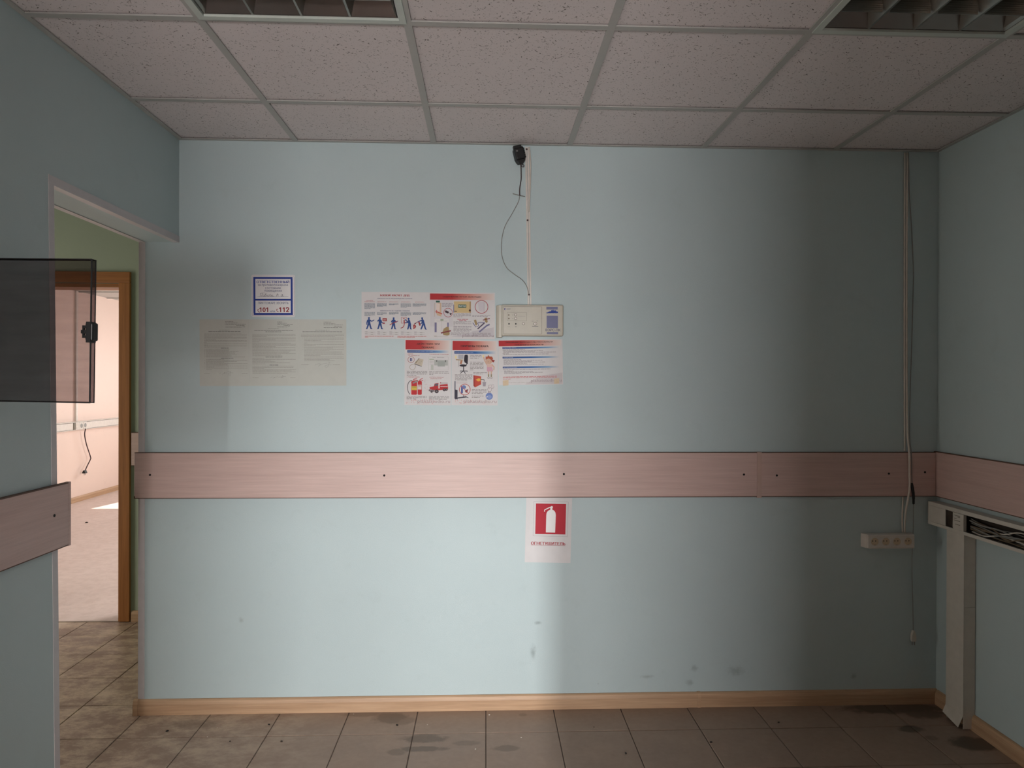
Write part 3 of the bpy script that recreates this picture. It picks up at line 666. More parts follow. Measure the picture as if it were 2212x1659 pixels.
# --- poster 1: fire crew duties
s = Sheet('safety_poster', .7885, 1.8426, .2945, .2055, .1, (14, 79), (2107, 1541), 'paper_white', 'fire crew poster with five blue figures, leftmost in the top row', 'poster', 'fire safety posters')
s.begin().text('БОЕВОЙ  РАСЧЕТ  ДПД', 592, 140, 1502, 218, ink((166, 44, 50)), .035).text('ОБЯЗАННОСТИ ПО ПРЕДУПРЕЖДЕНИЮ ПОЖАРОВ', 502, 270, 1590, 302, ink((40, 56, 110)), .02).text('ОБЯЗАННОСТИ  ПО  ТУШЕНИЮ  ПОЖАРОВ', 592, 650, 1508, 682, ink((48, 62, 112)), .015)
s.text('НАЧАЛЬНИК', 165, 340, 370, 362, RED, .02).text('БОЕВОГО РАСЧЕТА', 108, 374, 428, 398, RED, .02)
for k, (a, b) in enumerate(((505, 790), (870, 1156), (1244, 1532), (1678, 1966))): s.text('ДРУЖИННИК № %d' % (k+1), a, 378, b, 402, RED, .02)
s.end('heading'); SLT = ink((112, 126, 140)); s.begin()
for (a, b, y0, y1, n) in ((104, 432, 440, 605, 9), (490, 798, 440, 532, 6), (866, 1160, 444, 480, 3), (1230, 1552, 440, 550, 6), (1604, 2028, 440, 520, 5), (106, 434, 715, 825, 6), (490, 800, 718, 786, 4), (866, 1164, 718, 772, 4), (1230, 1556, 715, 815, 6), (1606, 2026, 718, 776, 4)): s.lines(block(a, b, y0, y1, n), 13, SLT, 1, True, (20, 90), 7)
for (a, b) in ((120, 450), (505, 810), (880, 1180), (1240, 1570), (1650, 1980)):
    for y in (1332, 1392): s.rect(a, y, b, y+5, GRY).rect(a, y-9, a+80, y+3, GRY, 1.5).rect(a+180, y+12, a+255, y+22, LGR, 1)
s.lines(block(122, 1010, 1462, 1490, 2, .12), 20, ink((190, 118, 112)), 1, True, (30, 110), 8); s.lines(block(1130, 2032, 1462, 1490, 2, .6), 20, ink((190, 118, 112)), 1, True, (30, 110), 8)
s.end('body_text'); B = ink((34, 70, 134))
def man(hx, hy, hip, lfoot, rfoot, arms, neck):
    s.begin()
    s.ell(hx, hy+18, 26, 30, B, 1.5); s.ell(hx, hy-4, 31, 20, B, 1.6)
    s.limb([(neck[0], neck[1]+10), hip], 84, 74, B, 1.1)
    s.limb([(hip[0]-18, hip[1]), ((hip[0]+lfoot[0])/2-6, (hip[1]+lfoot[1])/2), lfoot], 54, 40, B, 1.2); s.limb([(hip[0]+18, hip[1]), ((hip[0]+rfoot[0])/2+6, (hip[1]+rfoot[1])/2), rfoot], 54, 40, B, 1.3)
    s.poly([(rfoot[0]-16, rfoot[1]), (rfoot[0]+44, rfoot[1]+2), (rfoot[0]+40, rfoot[1]+20), (rfoot[0]-16, rfoot[1]+20)], B, 1.9); s.poly([(lfoot[0]-22, lfoot[1]), (lfoot[0]+20, lfoot[1]), (lfoot[0]+16, lfoot[1]+20), (lfoot[0]-24, lfoot[1]+20)], B, 1.9)
    for a in arms: s.limb(a, 42, 26, B, 1.4)
    s.end('blue_figure')
man(246, 890, (250, 1075), (180, 1225), (312, 1225), [[(205, 970), (182, 1040), (180, 1098)], [(285, 970), (332, 998), (400, 958)]], (246, 960))
man(582, 890, (590, 1075), (528, 1225), (645, 1225), [[(545, 965), (515, 990), (575, 935)], [(620, 970), (640, 1030), (690, 1045)]], (585, 960))
man(1012, 895, (1010, 1075), (955, 1225), (1055, 1225), [[(972, 970), (945, 1010), (990, 1035)], [(1050, 970), (1080, 1020), (1120, 1000)]], (1012, 960))
man(1475, 905, (1510, 1075), (1455, 1228), (1540, 1225), [[(1500, 985), (1440, 1000), (1370, 940)], [(1500, 1000), (1450, 1030), (1370, 1035)]], (1488, 975))
man(1900, 890, (1945, 1075), (1870, 1225), (2005, 1228), [[(1905, 960), (1830, 980), (1770, 1010)], [(1925, 985), (1890, 1040), (1850, 1075)]], (1915, 960))
s.begin(); q = ink((158, 40, 46))
s.rect(668, 898, 798, 995, q, 2).digits('01', 692, 922, 782, 974, ink((226, 200, 196)), 3); s.end('number_plate'); s.begin(); s.poly([(668, 1035), (735, 1035), (742, 1072), (664, 1078)], q, 2.2)
s.end('red_telephone'); s.begin(); s.stroke([(888, 1112), (1000, 1045), (1150, 985)], 24, q, 2.4); s.end('fire_hose_nozzle'); s.begin()
for (a, b, c, d) in ((1244, 860, 1412, 872), (1244, 1044, 1412, 1056), (1244, 860, 1256, 1056), (1402, 860, 1414, 1056)): s.rect(a, b, c, d, ink((178, 80, 80)), 1)
s.rect(1300, 890, 1356, 915, ink((178, 90, 88)), 1).stroke([(1340, 955), (1342, 1080), (1310, 1170), (1230, 1208)], 22, q, 2, True); s.rect(1322, 950, 1358, 1040, q, 2.2)
s.end('hydrant_cabinet'); s.begin(); s.limb([(1805, 1030), (1830, 1110)], 46, 42, q, 2.2).stroke([(1690, 1055), (1750, 1015), (1790, 1000)], 20, q, 2.3); s.stroke([(1682, 1075), (1705, 1040)], 26, ink((40, 44, 60)), 2.5)
s.end('hand_extinguisher'); s.begin(); s.poly([(1612, 1065), (1640, 1120), (1660, 1050), (1680, 1040), (1668, 1100), (1700, 1120), (1712, 1150), (1690, 1200), (1625, 1240)], q, 2); s.poly([(1640, 1150), (1655, 1120), (1665, 1170), (1640, 1215)], ink((214, 150, 146)), 2.4)
s.end('flames')

# --- poster 2: escape routes
s = Sheet('safety_poster', 1.0832, 1.8428, .2912, .2045, .05, (15, 30), (2123, 1504), 'paper_white', 'escape route poster with a tan door picture, right end of the top row', 'poster', 'fire safety posters', -.00045)
s.begin().rect(50, 66, 2095, 262, 'red_banner', 1).end('red_banner')
s.begin().rect(60, 270, 780, 1115, ink((206, 203, 206)), .6).poly([(1400, 1260), (2090, 1130), (2090, 1440), (720, 1440), (1380, 1290)], ink((196, 192, 196)), .6).end('grey_ground')
s.begin().text('СОДЕРЖАНИЕ ПУТЕЙ ЭВАКУАЦИИ', 458, 140, 1682, 190, BLK, .03, 3).end('heading')
s.begin()
for rw in (block(432, 770, 376, 478, 4, .85), block(795, 1365, 704, 800, 4, .5), block(1400, 1985, 750, 784, 2, .85), block(800, 1370, 958, 990, 2, .65), block(800, 1370, 1024, 1060, 2, .08), block(800, 1370, 1098, 1158, 3, .85), block(800, 1380, 1195, 1256, 3, .88), block(712, 1296, 1310, 1376, 3, .55), block(1410, 1990, 1322, 1395, 3, .25)): s.lines(rw, 15, ink((140, 133, 138)), 1, True, (40, 130), 16)
s.lines([(918, 882, 1265), (975, 918, 1208)], 20, ink((178, 74, 80)), 1, True, (60, 150), 18).lines([(190, 1432, 620)], 6, LGR, 1, True, (400, 500)).lines([(190, 1418, 270)], 16, ink((130, 110, 70)))
s.end('body_text')
s.begin(); T1 = ink((206, 178, 150)); BX = ink((158, 136, 96)); VI = ink((118, 116, 150)); GN = ink((50, 96, 84)); MR = ink((124, 50, 56))
s.rect(192, 360, 206, 800, ink((190, 170, 150))).poly([(240, 360), (412, 360), (412, 800), (270, 750)], T1, 1).poly([(246, 365), (370, 390), (355, 690), (250, 640)], ink((224, 208, 200)), 1.4).rect(240, 292, 364, 350, GN, 1.5)
s.stroke([(240, 630), (440, 715)], 34, ink((196, 96, 88)), 2).stroke([(275, 590), (236, 632), (262, 690)], 22, ink((196, 96, 88)), 2.2)
s.end('door_picture'); s.begin(); s.ring(628, 670, 138, 138, 15, ink((170, 70, 74)), 2).stroke([(535, 625), (640, 670)], 66, ink((60, 36, 46)), 2.2).stroke([(640, 672), (715, 705)], 16, ink((60, 36, 46)), 2.1).stroke([(728, 680), (700, 740)], 40, ink((60, 36, 46)), 2.3)
s.end('lock_picture'); s.begin(); s.rect(812, 310, 1356, 672, ink((206, 182, 132)), 1).rect(1312, 310, 1356, 672, ink((176, 148, 110)), 1.3).rect(795, 415, 820, 668, VI, 1.2).rect(950, 412, 1208, 510, GN, 1.5).text('ВЫХОД', 968, 432, 1192, 490, ink((222, 226, 220)), .02, 2.5).ell(1322, 596, 34, 34, ink((84, 56, 44)), 1.8).stroke([(828, 622), (905, 628)], 24, ink((84, 66, 64)), 1.8)
s.end('exit_door_picture'); s.begin(); s.ring(1695, 480, 205, 205, 20, ink((166, 66, 72)), 2).poly([(1575, 330), (1770, 330), (1770, 640), (1610, 610)], ink((204, 198, 204)), 1.2).rect(1770, 330, 1784, 640, ink((176, 172, 178)), 1.3)
s.end('lamp_picture'); s.begin(); s.poly([(200, 870), (650, 870), (650, 1295), (200, 1295)], ink((214, 211, 210)), 1).rect(200, 985, 265, 1295, VI, 1.2).rect(602, 985, 648, 1130, VI, 1.2).rect(385, 876, 482, 926, ink((150, 164, 140)), 1.4).rect(262, 938, 600, 945, LGR, 1.3).rect(430, 945, 434, 1240, LGR, 1.3)
s.poly([(490, 1180), (590, 1120), (650, 1130), (680, 1330), (670, 1385), (600, 1400), (480, 1385), (450, 1290)], BX, 1.6).stroke([(400, 1320), (720, 1245)], 40, MR, 2)
s.end('blocked_exit_picture'); s.begin(); s.poly([(1450, 910), (1520, 885), (1560, 1010), (1545, 1075), (1500, 1060)], BX, 1.6).poly([(1790, 830), (1870, 820), (1880, 880), (1895, 960), (1850, 995), (1800, 940)], BX, 1.6).stroke([(1740, 902), (1958, 848)], 26, MR, 2)
s.stroke([(1415, 985), (1515, 1125), (1610, 1080), (1570, 1000)], 22, ink((92, 90, 130)), 1.4).stroke([(1575, 985), (1800, 978)], 40, ink((150, 148, 170)), 1.2).stroke([(1790, 990), (1570, 1185)], 40, ink((84, 74, 96)), 1.5).stroke([(1955, 1035), (1860, 1080), (1625, 1280)], 50, VI, 1.4)
s.end('stairs_picture'); s.begin().text('plakatstudio.ru', 1088, 1350, 2085, 1470, ink((150, 136, 140)), .004, 3).end('watermark_text')

# --- poster 3: what to do in a fire
s = Sheet('safety_poster', .9785, 1.6353, .2045, .2895, -.3, (140, 75), (1100, 1440), 'paper_white', 'upright poster with two extinguishers and a red fire truck', 'poster', 'fire safety posters', -.0006)
s.begin().rect(155, 92, 1060, 286, 'red_banner', 1).end('red_banner'); s.begin().rect(192, 298, 1062, 350, 'blue_banner', 1).end('blue_banner')
s.begin().text('ДЕЙСТВИЯ ПРИ', 386, 142, 858, 186, BLK, .025, 3).text('ПОЖАРЕ', 490, 220, 744, 258, BLK, .03, 3).text('ПРИ ВОЗНИКНОВЕНИИ ПОЖАРА, НЕОБХОДИМО', 204, 314, 722, 334, ink((200, 212, 226)), .01, 3)
q = ink((168, 50, 54)); s.text('1. ЗВОНОК', 188, 370, 314, 388, q, .02).text('ПО ТЕЛЕФОНУ "01"', 212, 402, 450, 420, q, .02).text('2. ОПОВЕЩЕНИЕ И ЭВАКУАЦИЯ', 645, 374, 1042, 392, q, .02).text('3. ТУШЕНИЕ ПОЖАРА', 186, 846, 452, 864, q, .02).text('4. ВСТРЕЧА ПОЖАРНЫХ', 648, 846, 948, 864, q, .02).text('ПОДРАЗДЕЛЕНИЙ', 678, 876, 900, 894, q, .02)
s.text('ПЛАН   ЭВАКУАЦИИ', 712, 438, 950, 456, ink((90, 90, 92)), .01).end('heading')
s.begin()
for rw in (block(186, 604, 738, 820, 4, .48), block(646, 1056, 742, 798, 3, .2), block(186, 600, 1256, 1312, 3, .5), block(646, 1058, 1254, 1310, 3, .92)): s.lines(rw, 12, ink((128, 124, 122)), 1, True, (25, 85), 11)
s.end('body_text'); s.begin()
s.ring(272, 496, 66, 64, 8, ink((150, 70, 60)), 1).rect(252, 460, 268, 530, DBL, 1.2).rect(280, 460, 294, 530, DBL, 1.2)
s.poly([(440, 470), (530, 492), (495, 630), (340, 575), (360, 535)], ink((196, 186, 168)), 1).poly([(340, 575), (495, 630), (490, 640), (335, 590)], ink((86, 82, 90)), 1.3).poly([(420, 478), (446, 470), (376, 575), (345, 565)], ink((150, 138, 120)), 1.4).stroke([(420, 480), (440, 474)], 12, ink((60, 50, 60)), 1.8)
for k in range(3): s.stroke([(455+k*22, 495+k*4), (410+k*22, 585+k*5)], 5, ink((150, 142, 128)), 1.6)
s.stroke([(345, 585), (280, 600), (240, 650), (275, 700), (330, 700), (365, 640), (350, 600)], 11, ink((176, 166, 152)), 1.5, True).end('telephone_picture')
s.begin()
for (a, b, c, d) in ((632, 430, 1040, 434), (632, 705, 1040, 709), (632, 430, 636, 709), (1036, 430, 1040, 709)): s.rect(a, b, c, d, ink((176, 180, 172)), 1)
s.rect(750, 495, 1030, 610, ink((176, 180, 176)), 1).rect(790, 500, 810, 535, GRY, 1.4).rect(972, 500, 992, 540, GRY, 1.4).rect(820, 520, 970, 632, ink((160, 166, 162)), 1.2).rect(648, 474, 745, 500, ink((176, 186, 170)), 1).rect(680, 600, 735, 705, ink((188, 192, 184)), 1)
for y in (530, 556, 582): s.rect(655, y, 742, y+4, LGR, 1)
s.end('plan_picture'); s.begin(); ER = ink((186, 38, 44))
for (x0, x1, y0, y1) in ((278, 398, 965, 1225), (412, 498, 960, 1225)):
    r_ = (x1-x0)/2; pts = [(x0, y1-14), (x0, y0)]+[(x0+r_-r_*math.cos(PI*k/8), y0-34*math.sin(PI*k/8)) for k in range(1, 8)]+[(x1, y0), (x1, y1-14), (x1-16, y1), (x0+16, y1)]; s.poly(pts, ER, 1)
s.stroke([(288, 985), (288, 1205)], 12, ink((214, 92, 88)), 1.2)
s.rect(286, 1046, 394, 1128, ink((206, 182, 76)), 1.4).rect(296, 1062, 388, 1072, ink((120, 110, 60)), 1.8).rect(416, 1015, 490, 1115, ink((214, 206, 200)), 1.4).rect(422, 1035, 480, 1045, RED, 1.8)
s.stroke([(300, 930), (240, 950), (200, 1050), (215, 1150), (252, 1220)], 12, ink((46, 42, 50)), 1.5, True).stroke([(320, 930), (335, 895), (400, 880)], 9, ink((180, 60, 60)), 1.5, True).stroke([(325, 915), (415, 925)], 14, ER, 1.6).stroke([(310, 985), (420, 935)], 30, ink((140, 132, 130)), 1.7).stroke([(455, 935), (460, 905), (515, 880)], 10, ER, 1.5, True).stroke([(462, 915), (525, 925)], 9, ER, 1.6)
s.end('extinguisher_picture'); s.begin()
s.poly([(655, 1065), (745, 1045), (760, 990), (840, 975), (860, 1010), (1030, 995), (1040, 1080), (1035, 1110), (800, 1130), (665, 1120)], ink((180, 40, 46)), 1).poly([(768, 998), (832, 988), (835, 1030), (760, 1038)], ink((90, 90, 104)), 1.3).rect(838, 985, 866, 1090, ink((216, 206, 202)), 1.4).rect(880, 1040, 1030, 1054, ink((222, 200, 196)), 1.4).rect(880, 970, 1030, 984, ink((150, 140, 140)), 1.1).rect(874, 962, 892, 985, ink((150, 40, 44)), 1.5)
s.stroke([(640, 1130), (760, 1140)], 40, ink((120, 112, 116)), 1.2)
for (x, y, r_) in ((805, 1150, 40), (960, 1120, 30), (1005, 1112, 26), (700, 1160, 22)): s.ell(x, y, r_, r_, ink((52, 44, 50)), 1.6).ell(x, y, r_*.4, r_*.4, ink((120, 112, 114)), 1.9)
s.end('fire_truck_picture'); s.begin(); PK = ink((206, 160, 158))
random.seed(3)
for k in range(60): x, y = random.uniform(180, 800), random.uniform(1320, 1400); s.ell(x, y, random.uniform(3, 9), random.uniform(3, 12), PK, 1.2+.01*k, 7)
for k in range(16): s.ell(random.uniform(545, 720), random.uniform(890, 1250), 7, 9, ink((206, 178, 178)), 1.1, 7)
s.end('pink_blots'); s.begin().text('plakatstudio.ru', 412, 1322, 1084, 1412, ink((168, 150, 152)), .004, 3).end('watermark_text')

# --- poster 4: causes of fire
s = Sheet('safety_poster', 1.1850, 1.6323, .2042, .2865, -.2, (1115, 100), (2075, 1445), 'paper_white', 'upright poster with an office chair and a cartoon girl', 'poster', 'fire safety posters', -.00062)
s.begin().rect(1130, 112, 2040, 305, 'red_banner', 1).end('red_banner'); s.begin().rect(1168, 326, 2045, 378, 'blue_banner', 1).end('blue_banner')
s.begin().text('ПРИЧИНЫ ПОЖАРА', 1302, 196, 1876, 238, BLK, .03, 3).text('ПРИЧИНОЙ ПОЖАРА МОГУТ СТАТЬ', 1182, 342, 1560, 362, ink((200, 212, 226)), .01, 3).end('heading')
s.begin()
for rw in (block(1495, 1735, 410, 466, 3, .75), block(1495, 1778, 550, 712, 7, .3), block(1562, 1850, 766, 794, 2, .7), block(1182, 1545, 816, 922, 5, .7), block(1535, 1840, 1122, 1202, 4, .75), block(1535, 1780, 1252, 1282, 2, .68)): s.lines(rw, 12, ink((132, 126, 124)), 1, True, (28, 85), 11)
s.end('body_text'); s.begin(); K = ink((34, 28, 40))
s.rect(1255, 398, 1355, 480, ink((150, 150, 158)), 1).rect(1265, 406, 1346, 468, ink((176, 176, 184)), 1.2).poly([(1200, 490), (1355, 500), (1340, 520), (1200, 512)], ink((170, 150, 120)), 1.1).stroke([(1262, 515), (1262, 650)], 8, LGR, 1).stroke([(1320, 520), (1300, 590)], 40, ink((176, 120, 90)), 1)
s.poly([(1378, 410), (1400, 395), (1440, 398), (1452, 430), (1445, 590), (1385, 560), (1368, 520)], K, 1.6).ell(1350, 622, 74, 24, K, 1.7).stroke([(1440, 560), (1400, 640)], 16, K, 1.6).stroke([(1362, 640), (1362, 740)], 18, K, 1.5)
for p in ([(1362, 735), (1290, 735), (1288, 750)], [(1362, 735), (1440, 735), (1440, 752)], [(1362, 735), (1305, 775), (1295, 790)], [(1362, 735), (1395, 780), (1398, 795)]): s.stroke(p, 13, K, 1.8)
s.ell(1200, 450, 18, 34, ink((230, 214, 160)), 1).end('office_chair_picture')
s.begin(); SK = ink((204, 170, 148)); HR = ink((176, 84, 56))
s.ell(1890, 525, 72, 62, SK, 1.5).poly([(1815, 500), (1820, 425), (1850, 440), (1870, 400), (1900, 430), (1950, 430), (1975, 480), (1940, 505), (1880, 470)], HR, 1.8).poly([(1935, 490), (2010, 505), (1985, 555), (1945, 530)], ink((150, 56, 50)), 2)
s.limb([(1850, 600), (1800, 520), (1775, 445)], 30, 22, SK, 1.3).limb([(1950, 600), (1995, 650), (1990, 705)], 28, 22, SK, 1.3).poly([(1845, 590), (1945, 590), (1975, 740), (1845, 740)], ink((206, 160, 176)), 1.6).poly([(1850, 590), (1940, 590), (1955, 650), (1850, 650)], ink((214, 182, 172)), 1.8)
for x in (1880, 1938): s.limb([(x, 740), (x, 850)], 26, 22, SK, 1.2).rect(x-13, 800, x+13, 850, ink((140, 134, 110)), 1.9).ell(x, 872, 24, 16, ink((206, 200, 200)), 2).ring(x, 872, 24, 16, 4, ink((80, 76, 80)), 2.2, 16)
s.ell(1770, 425, 16, 24, ink((236, 216, 150)), 1.8).ring(1870, 540, 4, 4, 4, K, 2.2, 10).ring(1912, 542, 4, 4, 4, K, 2.2, 10).end('girl_picture')
s.begin().poly([(1565, 820), (1725, 845), (1728, 1010), (1600, 1075), (1568, 1040)], ink((190, 72, 56)), 1).poly([(1565, 820), (1595, 826), (1605, 1072), (1568, 1040)], ink((158, 56, 46)), 1.3).poly([(1615, 915), (1665, 885), (1712, 890), (1715, 935), (1665, 950)], ink((222, 172, 70)), 1.5).stroke([(1715, 912), (1790, 915), (1790, 950)], 14, K, 1.6).poly([(1755, 960), (1830, 960), (1820, 1050), (1765, 1050)], ink((156, 150, 158)), 1.6)
s.end('iron_picture'); s.begin().rect(1175, 945, 1196, 1310, ink((80, 80, 96)), 1).poly([(1185, 1120), (1240, 1130), (1240, 1330), (1185, 1300)], ink((52, 50, 66)), 1.2).stroke([(1190, 1315), (1250, 1295), (1425, 1270)], 26, ink((60, 58, 72)), 1.4).stroke([(1400, 1265), (1465, 1290)], 14, ink((60, 58, 72)), 1.5).stroke([(1362, 1235), (1362, 1275)], 10, K, 1.4).rect(1210, 950, 1440, 1000, ink((206, 200, 200)), .8)
s.end('desk_picture'); s.begin().ell(1390, 1120, 108, 108, ink((220, 214, 212)), 1.6).rect(1312, 1050, 1350, 1200, ink((70, 86, 150)), 1.8).ell(1370, 1070, 45, 40, ink((104, 128, 180)), 1.9).poly([(1400, 1130), (1460, 1110), (1440, 1190), (1395, 1170)], ink((120, 70, 84)), 1.9).ring(1390, 1120, 112, 112, 12, ink((178, 60, 56)), 2).stroke([(1312, 1045), (1465, 1198)], 10, ink((178, 60, 56)), 2.2)
s.end('no_smoking_picture'); s.begin().ell(1898, 1255, 74, 74, ink((104, 128, 186)), 1.5).ell(1898, 1270, 50, 40, ink((132, 152, 198)), 1.7).poly([(1835, 1270), (1870, 1245), (1870, 1260), (1840, 1285)], ink((222, 222, 226)), 2)
for (x, y, a, b) in ((1925, 1060, 52, 40), (1905, 1115, 40, 44), (1970, 1050, 24, 40)): s.ell(x, y, a, b, ink((214, 208, 208)), 1.6).ring(x, y, a, b, 5, ink((96, 90, 96)), 1.9, 20)
for x in (1885, 1915): s.stroke([(x, 1150), (x-2, 1195)], 16, ink((150, 140, 150)), 1.7)
s.end('smoke_picture'); s.begin(); random.seed(5)
for k in range(60): x, y = random.uniform(1190, 1800), random.uniform(1325, 1405); s.ell(x, y, random.uniform(3, 9), random.uniform(3, 12), PK, 1.2+.01*k, 7)
s.end('pink_blots'); s.begin().text('plakatstudio.ru', 1372, 1330, 2050, 1415, ink((168, 150, 152)), .004, 3).end('watermark_text')

# --- poster 5: fire safety law, taped below the alarm panel
s = Sheet('safety_poster', 1.3896, 1.6345, .2850, .2005, 1.1, (135, 788), (1296, 1600), 'paper_white', 'striped text poster with blue bands taped below the alarm panel', 'poster', 'fire safety posters', -.0004)
s.begin().rect(142, 800, 1270, 902, 'red_banner', 1).end('red_banner'); s.begin().text('ТРЕБОВАНИЯ ЗАКОНОДАТЕЛЬСТВА В ОБЛАСТИ', 262, 822, 1118, 848, BLK, .03, 3).text('ПОЖАРНОЙ БЕЗОПАСНОСТИ', 434, 866, 948, 892, BLK, .03, 3).end('heading')
for y in (918, 1090, 1268): s.begin().rect(208, y, 1245, y+30, 'blue_banner', 1).end('blue_banner')
s.begin().text('ГРАЖДАНЕ ИМЕЮТ ПРАВО НА', 222, 926, 458, 940, ink((206, 214, 226)), .01, 3).text('ГРАЖДАНЕ ОБЯЗАНЫ', 222, 1098, 396, 1112, ink((206, 214, 226)), .01, 3).text('ОТВЕТСТВЕННОСТЬ ГРАЖДАН', 214, 1276, 468, 1290, ink((206, 214, 226)), .01, 3).end('band_text')
s.begin().poly([(900, 1440), (1285, 1390), (1285, 1590), (600, 1590)], ink((198, 192, 194)), .6)
for rw in ([(210, 968, 610), (225, 984, 940), (225, 1000, 795), (225, 1016, 1175), (210, 1036, 326), (225, 1050, 1040)], [(225, 1144, 545), (225, 1160, 930), (225, 1178, 738), (225, 1194, 985), (225, 1212, 650), (225, 1230, 945)], [(210, 1320, 1070), (230, 1346, 400), (230, 1362, 765), (230, 1378, 930), (230, 1396, 548)]): s.lines(rw, 8, ink((134, 127, 130)), 1, True, (20, 70), 7)
s.lines([(210, 1452, 1185), (210, 1470, 1185), (210, 1492, 345)], 9, ink((190, 90, 88)), 1, True, (30, 90), 9).lines([(310, 1556, 700)], 4, LGR)
s.end('body_text'); s.begin().text('plakatstudio.ru', 714, 1498, 1272, 1568, ink((158, 146, 148)), .01, 3).end('watermark_text')
for (a, b, c, d) in ((205, 1508, 310, 1612), (1130, 1490, 1228, 1592)): s.begin().poly([(a, b+6), (c, b), (c-4, d-8), (a+3, d)], 'tape_beige', 5).end('tape')

# --- extinguisher sign
s = Sheet('extinguisher_sign', 1.5166, .9385, .2040, .2890, -1.3, (160, 128), (1128, 1508), 'paper_white', 'white paper sign with red extinguisher pictogram under the wall rail', 'sign')
s.begin(); FR = ink((150, 140, 150))
for (a, b, c, d) in ((322, 212, 1050, 216), (322, 945, 1050, 949), (322, 212, 326, 949), (1046, 212, 1050, 949)): s.rect(a, b, c, d, FR, 1)
s.end('outline'); s.begin().rect(366, 258, 1004, 905, ink((178, 34, 52)), 1).end('red_square')
s.begin(); Wh = 'sticker_white'; s.poly([(590, 868), (590, 500), (596, 455), (615, 420), (645, 395), (672, 385), (672, 340), (715, 340), (715, 385), (742, 395), (770, 420), (786, 455), (792, 500), (786, 868)], Wh, 2)
s.stroke([(700, 330), (660, 335), (556, 388)], 20, Wh, 2.3).stroke([(556, 384), (548, 428)], 18, Wh, 2.4).ell(700, 330, 26, 24, Wh, 2.6, 16).end('pictogram')
s.begin().text('ОГНЕТУШИТЕЛЬ', 282, 1070, 1008, 1132, ink((160, 38, 48)), .035).rect(280, 1140, 1010, 1146, ink((160, 60, 66)), 2).end('lettering')

# ================================================================== FIRE ALARM PANEL
p = empty('fire_alarm_box', (1.528, 0, 1.715)); tag(p, 'beige fire alarm control panel with blue logo beside the posters', 'alarm panel')
AX0, AX1, AZ0, AZ1, AD = 1.3800, 1.6745, 1.6475, 1.7875, .042
m = MB().box(AX0+.022, AX1, -AD, -.0006, AZ0+.003, AZ1, 'panel_beige', .006); wbuild(m, 'housing', p)
# left end swells out in a rounded grip
m = MB(); pr = [(AX0, -.0006), (AX0-.001, -.020), (AX0+.004, -.036), (AX0+.012, -.044), (AX0+.023, -.0445), (AX0+.0265, -.040), (AX0+.0265, -.0006)]
m.prism(pr, 'z', AZ0-.003, AZ1-.004, 'panel_beige', False); wbuild(m, 'end_cover', p)
class Face:   # local print on the panel front, in units of the photograph's grid
    pass
def ax(c): return 1.3800+(c[0]-110)/(1290-110)*(.2945), AZ1-(c[1]-155)/(710-155)*(AZ1-AZ0)
def arect(mb, x0, y0, x1, y1, d0, d1, mat):
    a, b = ax((x0, y0)); c, d = ax((x1, y1)); mb.box(a, c, -d1, -d0, d, b, mat); return mb
m = MB()
for (a, b, c, d) in ((235, 190, 905, 195), (235, 660, 905, 665), (235, 190, 240, 665), (905, 190, 910, 665)): arect(m, a, b, c, d, AD-.0005, AD+.0004, 'panel_groove')
wbuild(m, 'front_plate_edge', p)
m = MB()
for (a, b, c, d) in ((300, 290, 640, 293), (300, 435, 640, 438), (300, 290, 303, 438), (640, 290, 643, 438)): arect(m, a, b, c, d, AD-.0005, AD+.0003, 'panel_groove')
wbuild(m, 'zone_outline', p)
for (cx, cy) in ((328, 338), (330, 398)): a, b = ax((cx, cy)); wbuild(MB().cyl((a, -AD+.001, b), .0034, 'y', -.0022, 'cable_brown', 14), 'lamp', p)
for (cx, cy) in ((333, 490), (452, 490)): a, b = ax((cx, cy)); wbuild(MB().cyl((a, -AD+.001, b), .0034, 'y', -.0022, 'black_plastic', 14), 'lamp', p)
for (cx, cy) in ((448, 335), (448, 398)): a, b = ax((cx, cy)); k_ = wbuild(MB().cyl((a, -AD+.001, b), .0062, 'y', -.003, 'panel_groove', 18), 'key_ring', p); wbuild(MB().cyl((a, -AD-.002, b), .0042, 'y', -.002, 'plastic_white', 16), 'button', p)
a, b = ax((586, 487)); wbuild(MB().cyl((a, -AD+.001, b), .0060, 'y', -.0022, 'panel_groove', 18), 'knob_ring', p); wbuild(MB().cyl((a, -AD-.001, b), .0040, 'y', -.002, 'plastic_white', 16), 'button', p)
a, b = ax((793, 487)); wbuild(MB().cyl((a, -AD+.001, b), .0078, 'y', -.003, 'panel_groove', 20), 'key_ring', p); wbuild(MB().cyl((a, -AD-.002, b), .0058, 'y', -.0015, 'plastic_white', 18).box(a-.0006, a+.0006, -AD-.0042, -AD-.0034, b-.004, b+.004, 'black_plastic'), 'key_switch', p)
V1 = ink((120, 124, 156))
for q in ((988, 190, 1188, 238), (993, 345, 1192, 558), (998, 628, 1196, 664)): wbuild(arect(MB(), *q, AD-.0005, AD+.0002, V1), 'violet_band', p)
m = MB(); sk = [(990, 290), (1010, 288), (1040, 270), (1070, 265), (1072, 250), (1090, 250), (1095, 258), (1102, 240), (1112, 242), (1116, 256), (1150, 250), (1165, 268), (1192, 275), (1192, 296), (990, 300)]
q = [ax(c) for c in sk]; m.prism([(x_, z_) for x_, z_ in q], 'y', -AD-.0004, -AD+.0005, ink((44, 70, 150)))
for x in (1010, 1060, 1110, 1160):
    pts = [(x-22+44*t_/8, 318-18*math.sin(PI*t_/8)) for t_ in range(9)]
    for A_, B_ in zip(pts, pts[1:]):
        (xa, za), (xb, zb) = ax(A_), ax(B_); m.add([(xa, -AD-.0003, za), (xb, -AD-.0003, zb), (xb, -AD-.0003, zb-.0012), (xa, -AD-.0003, za-.0012)], [(0, 1, 2, 3)], ink((110, 124, 160)))
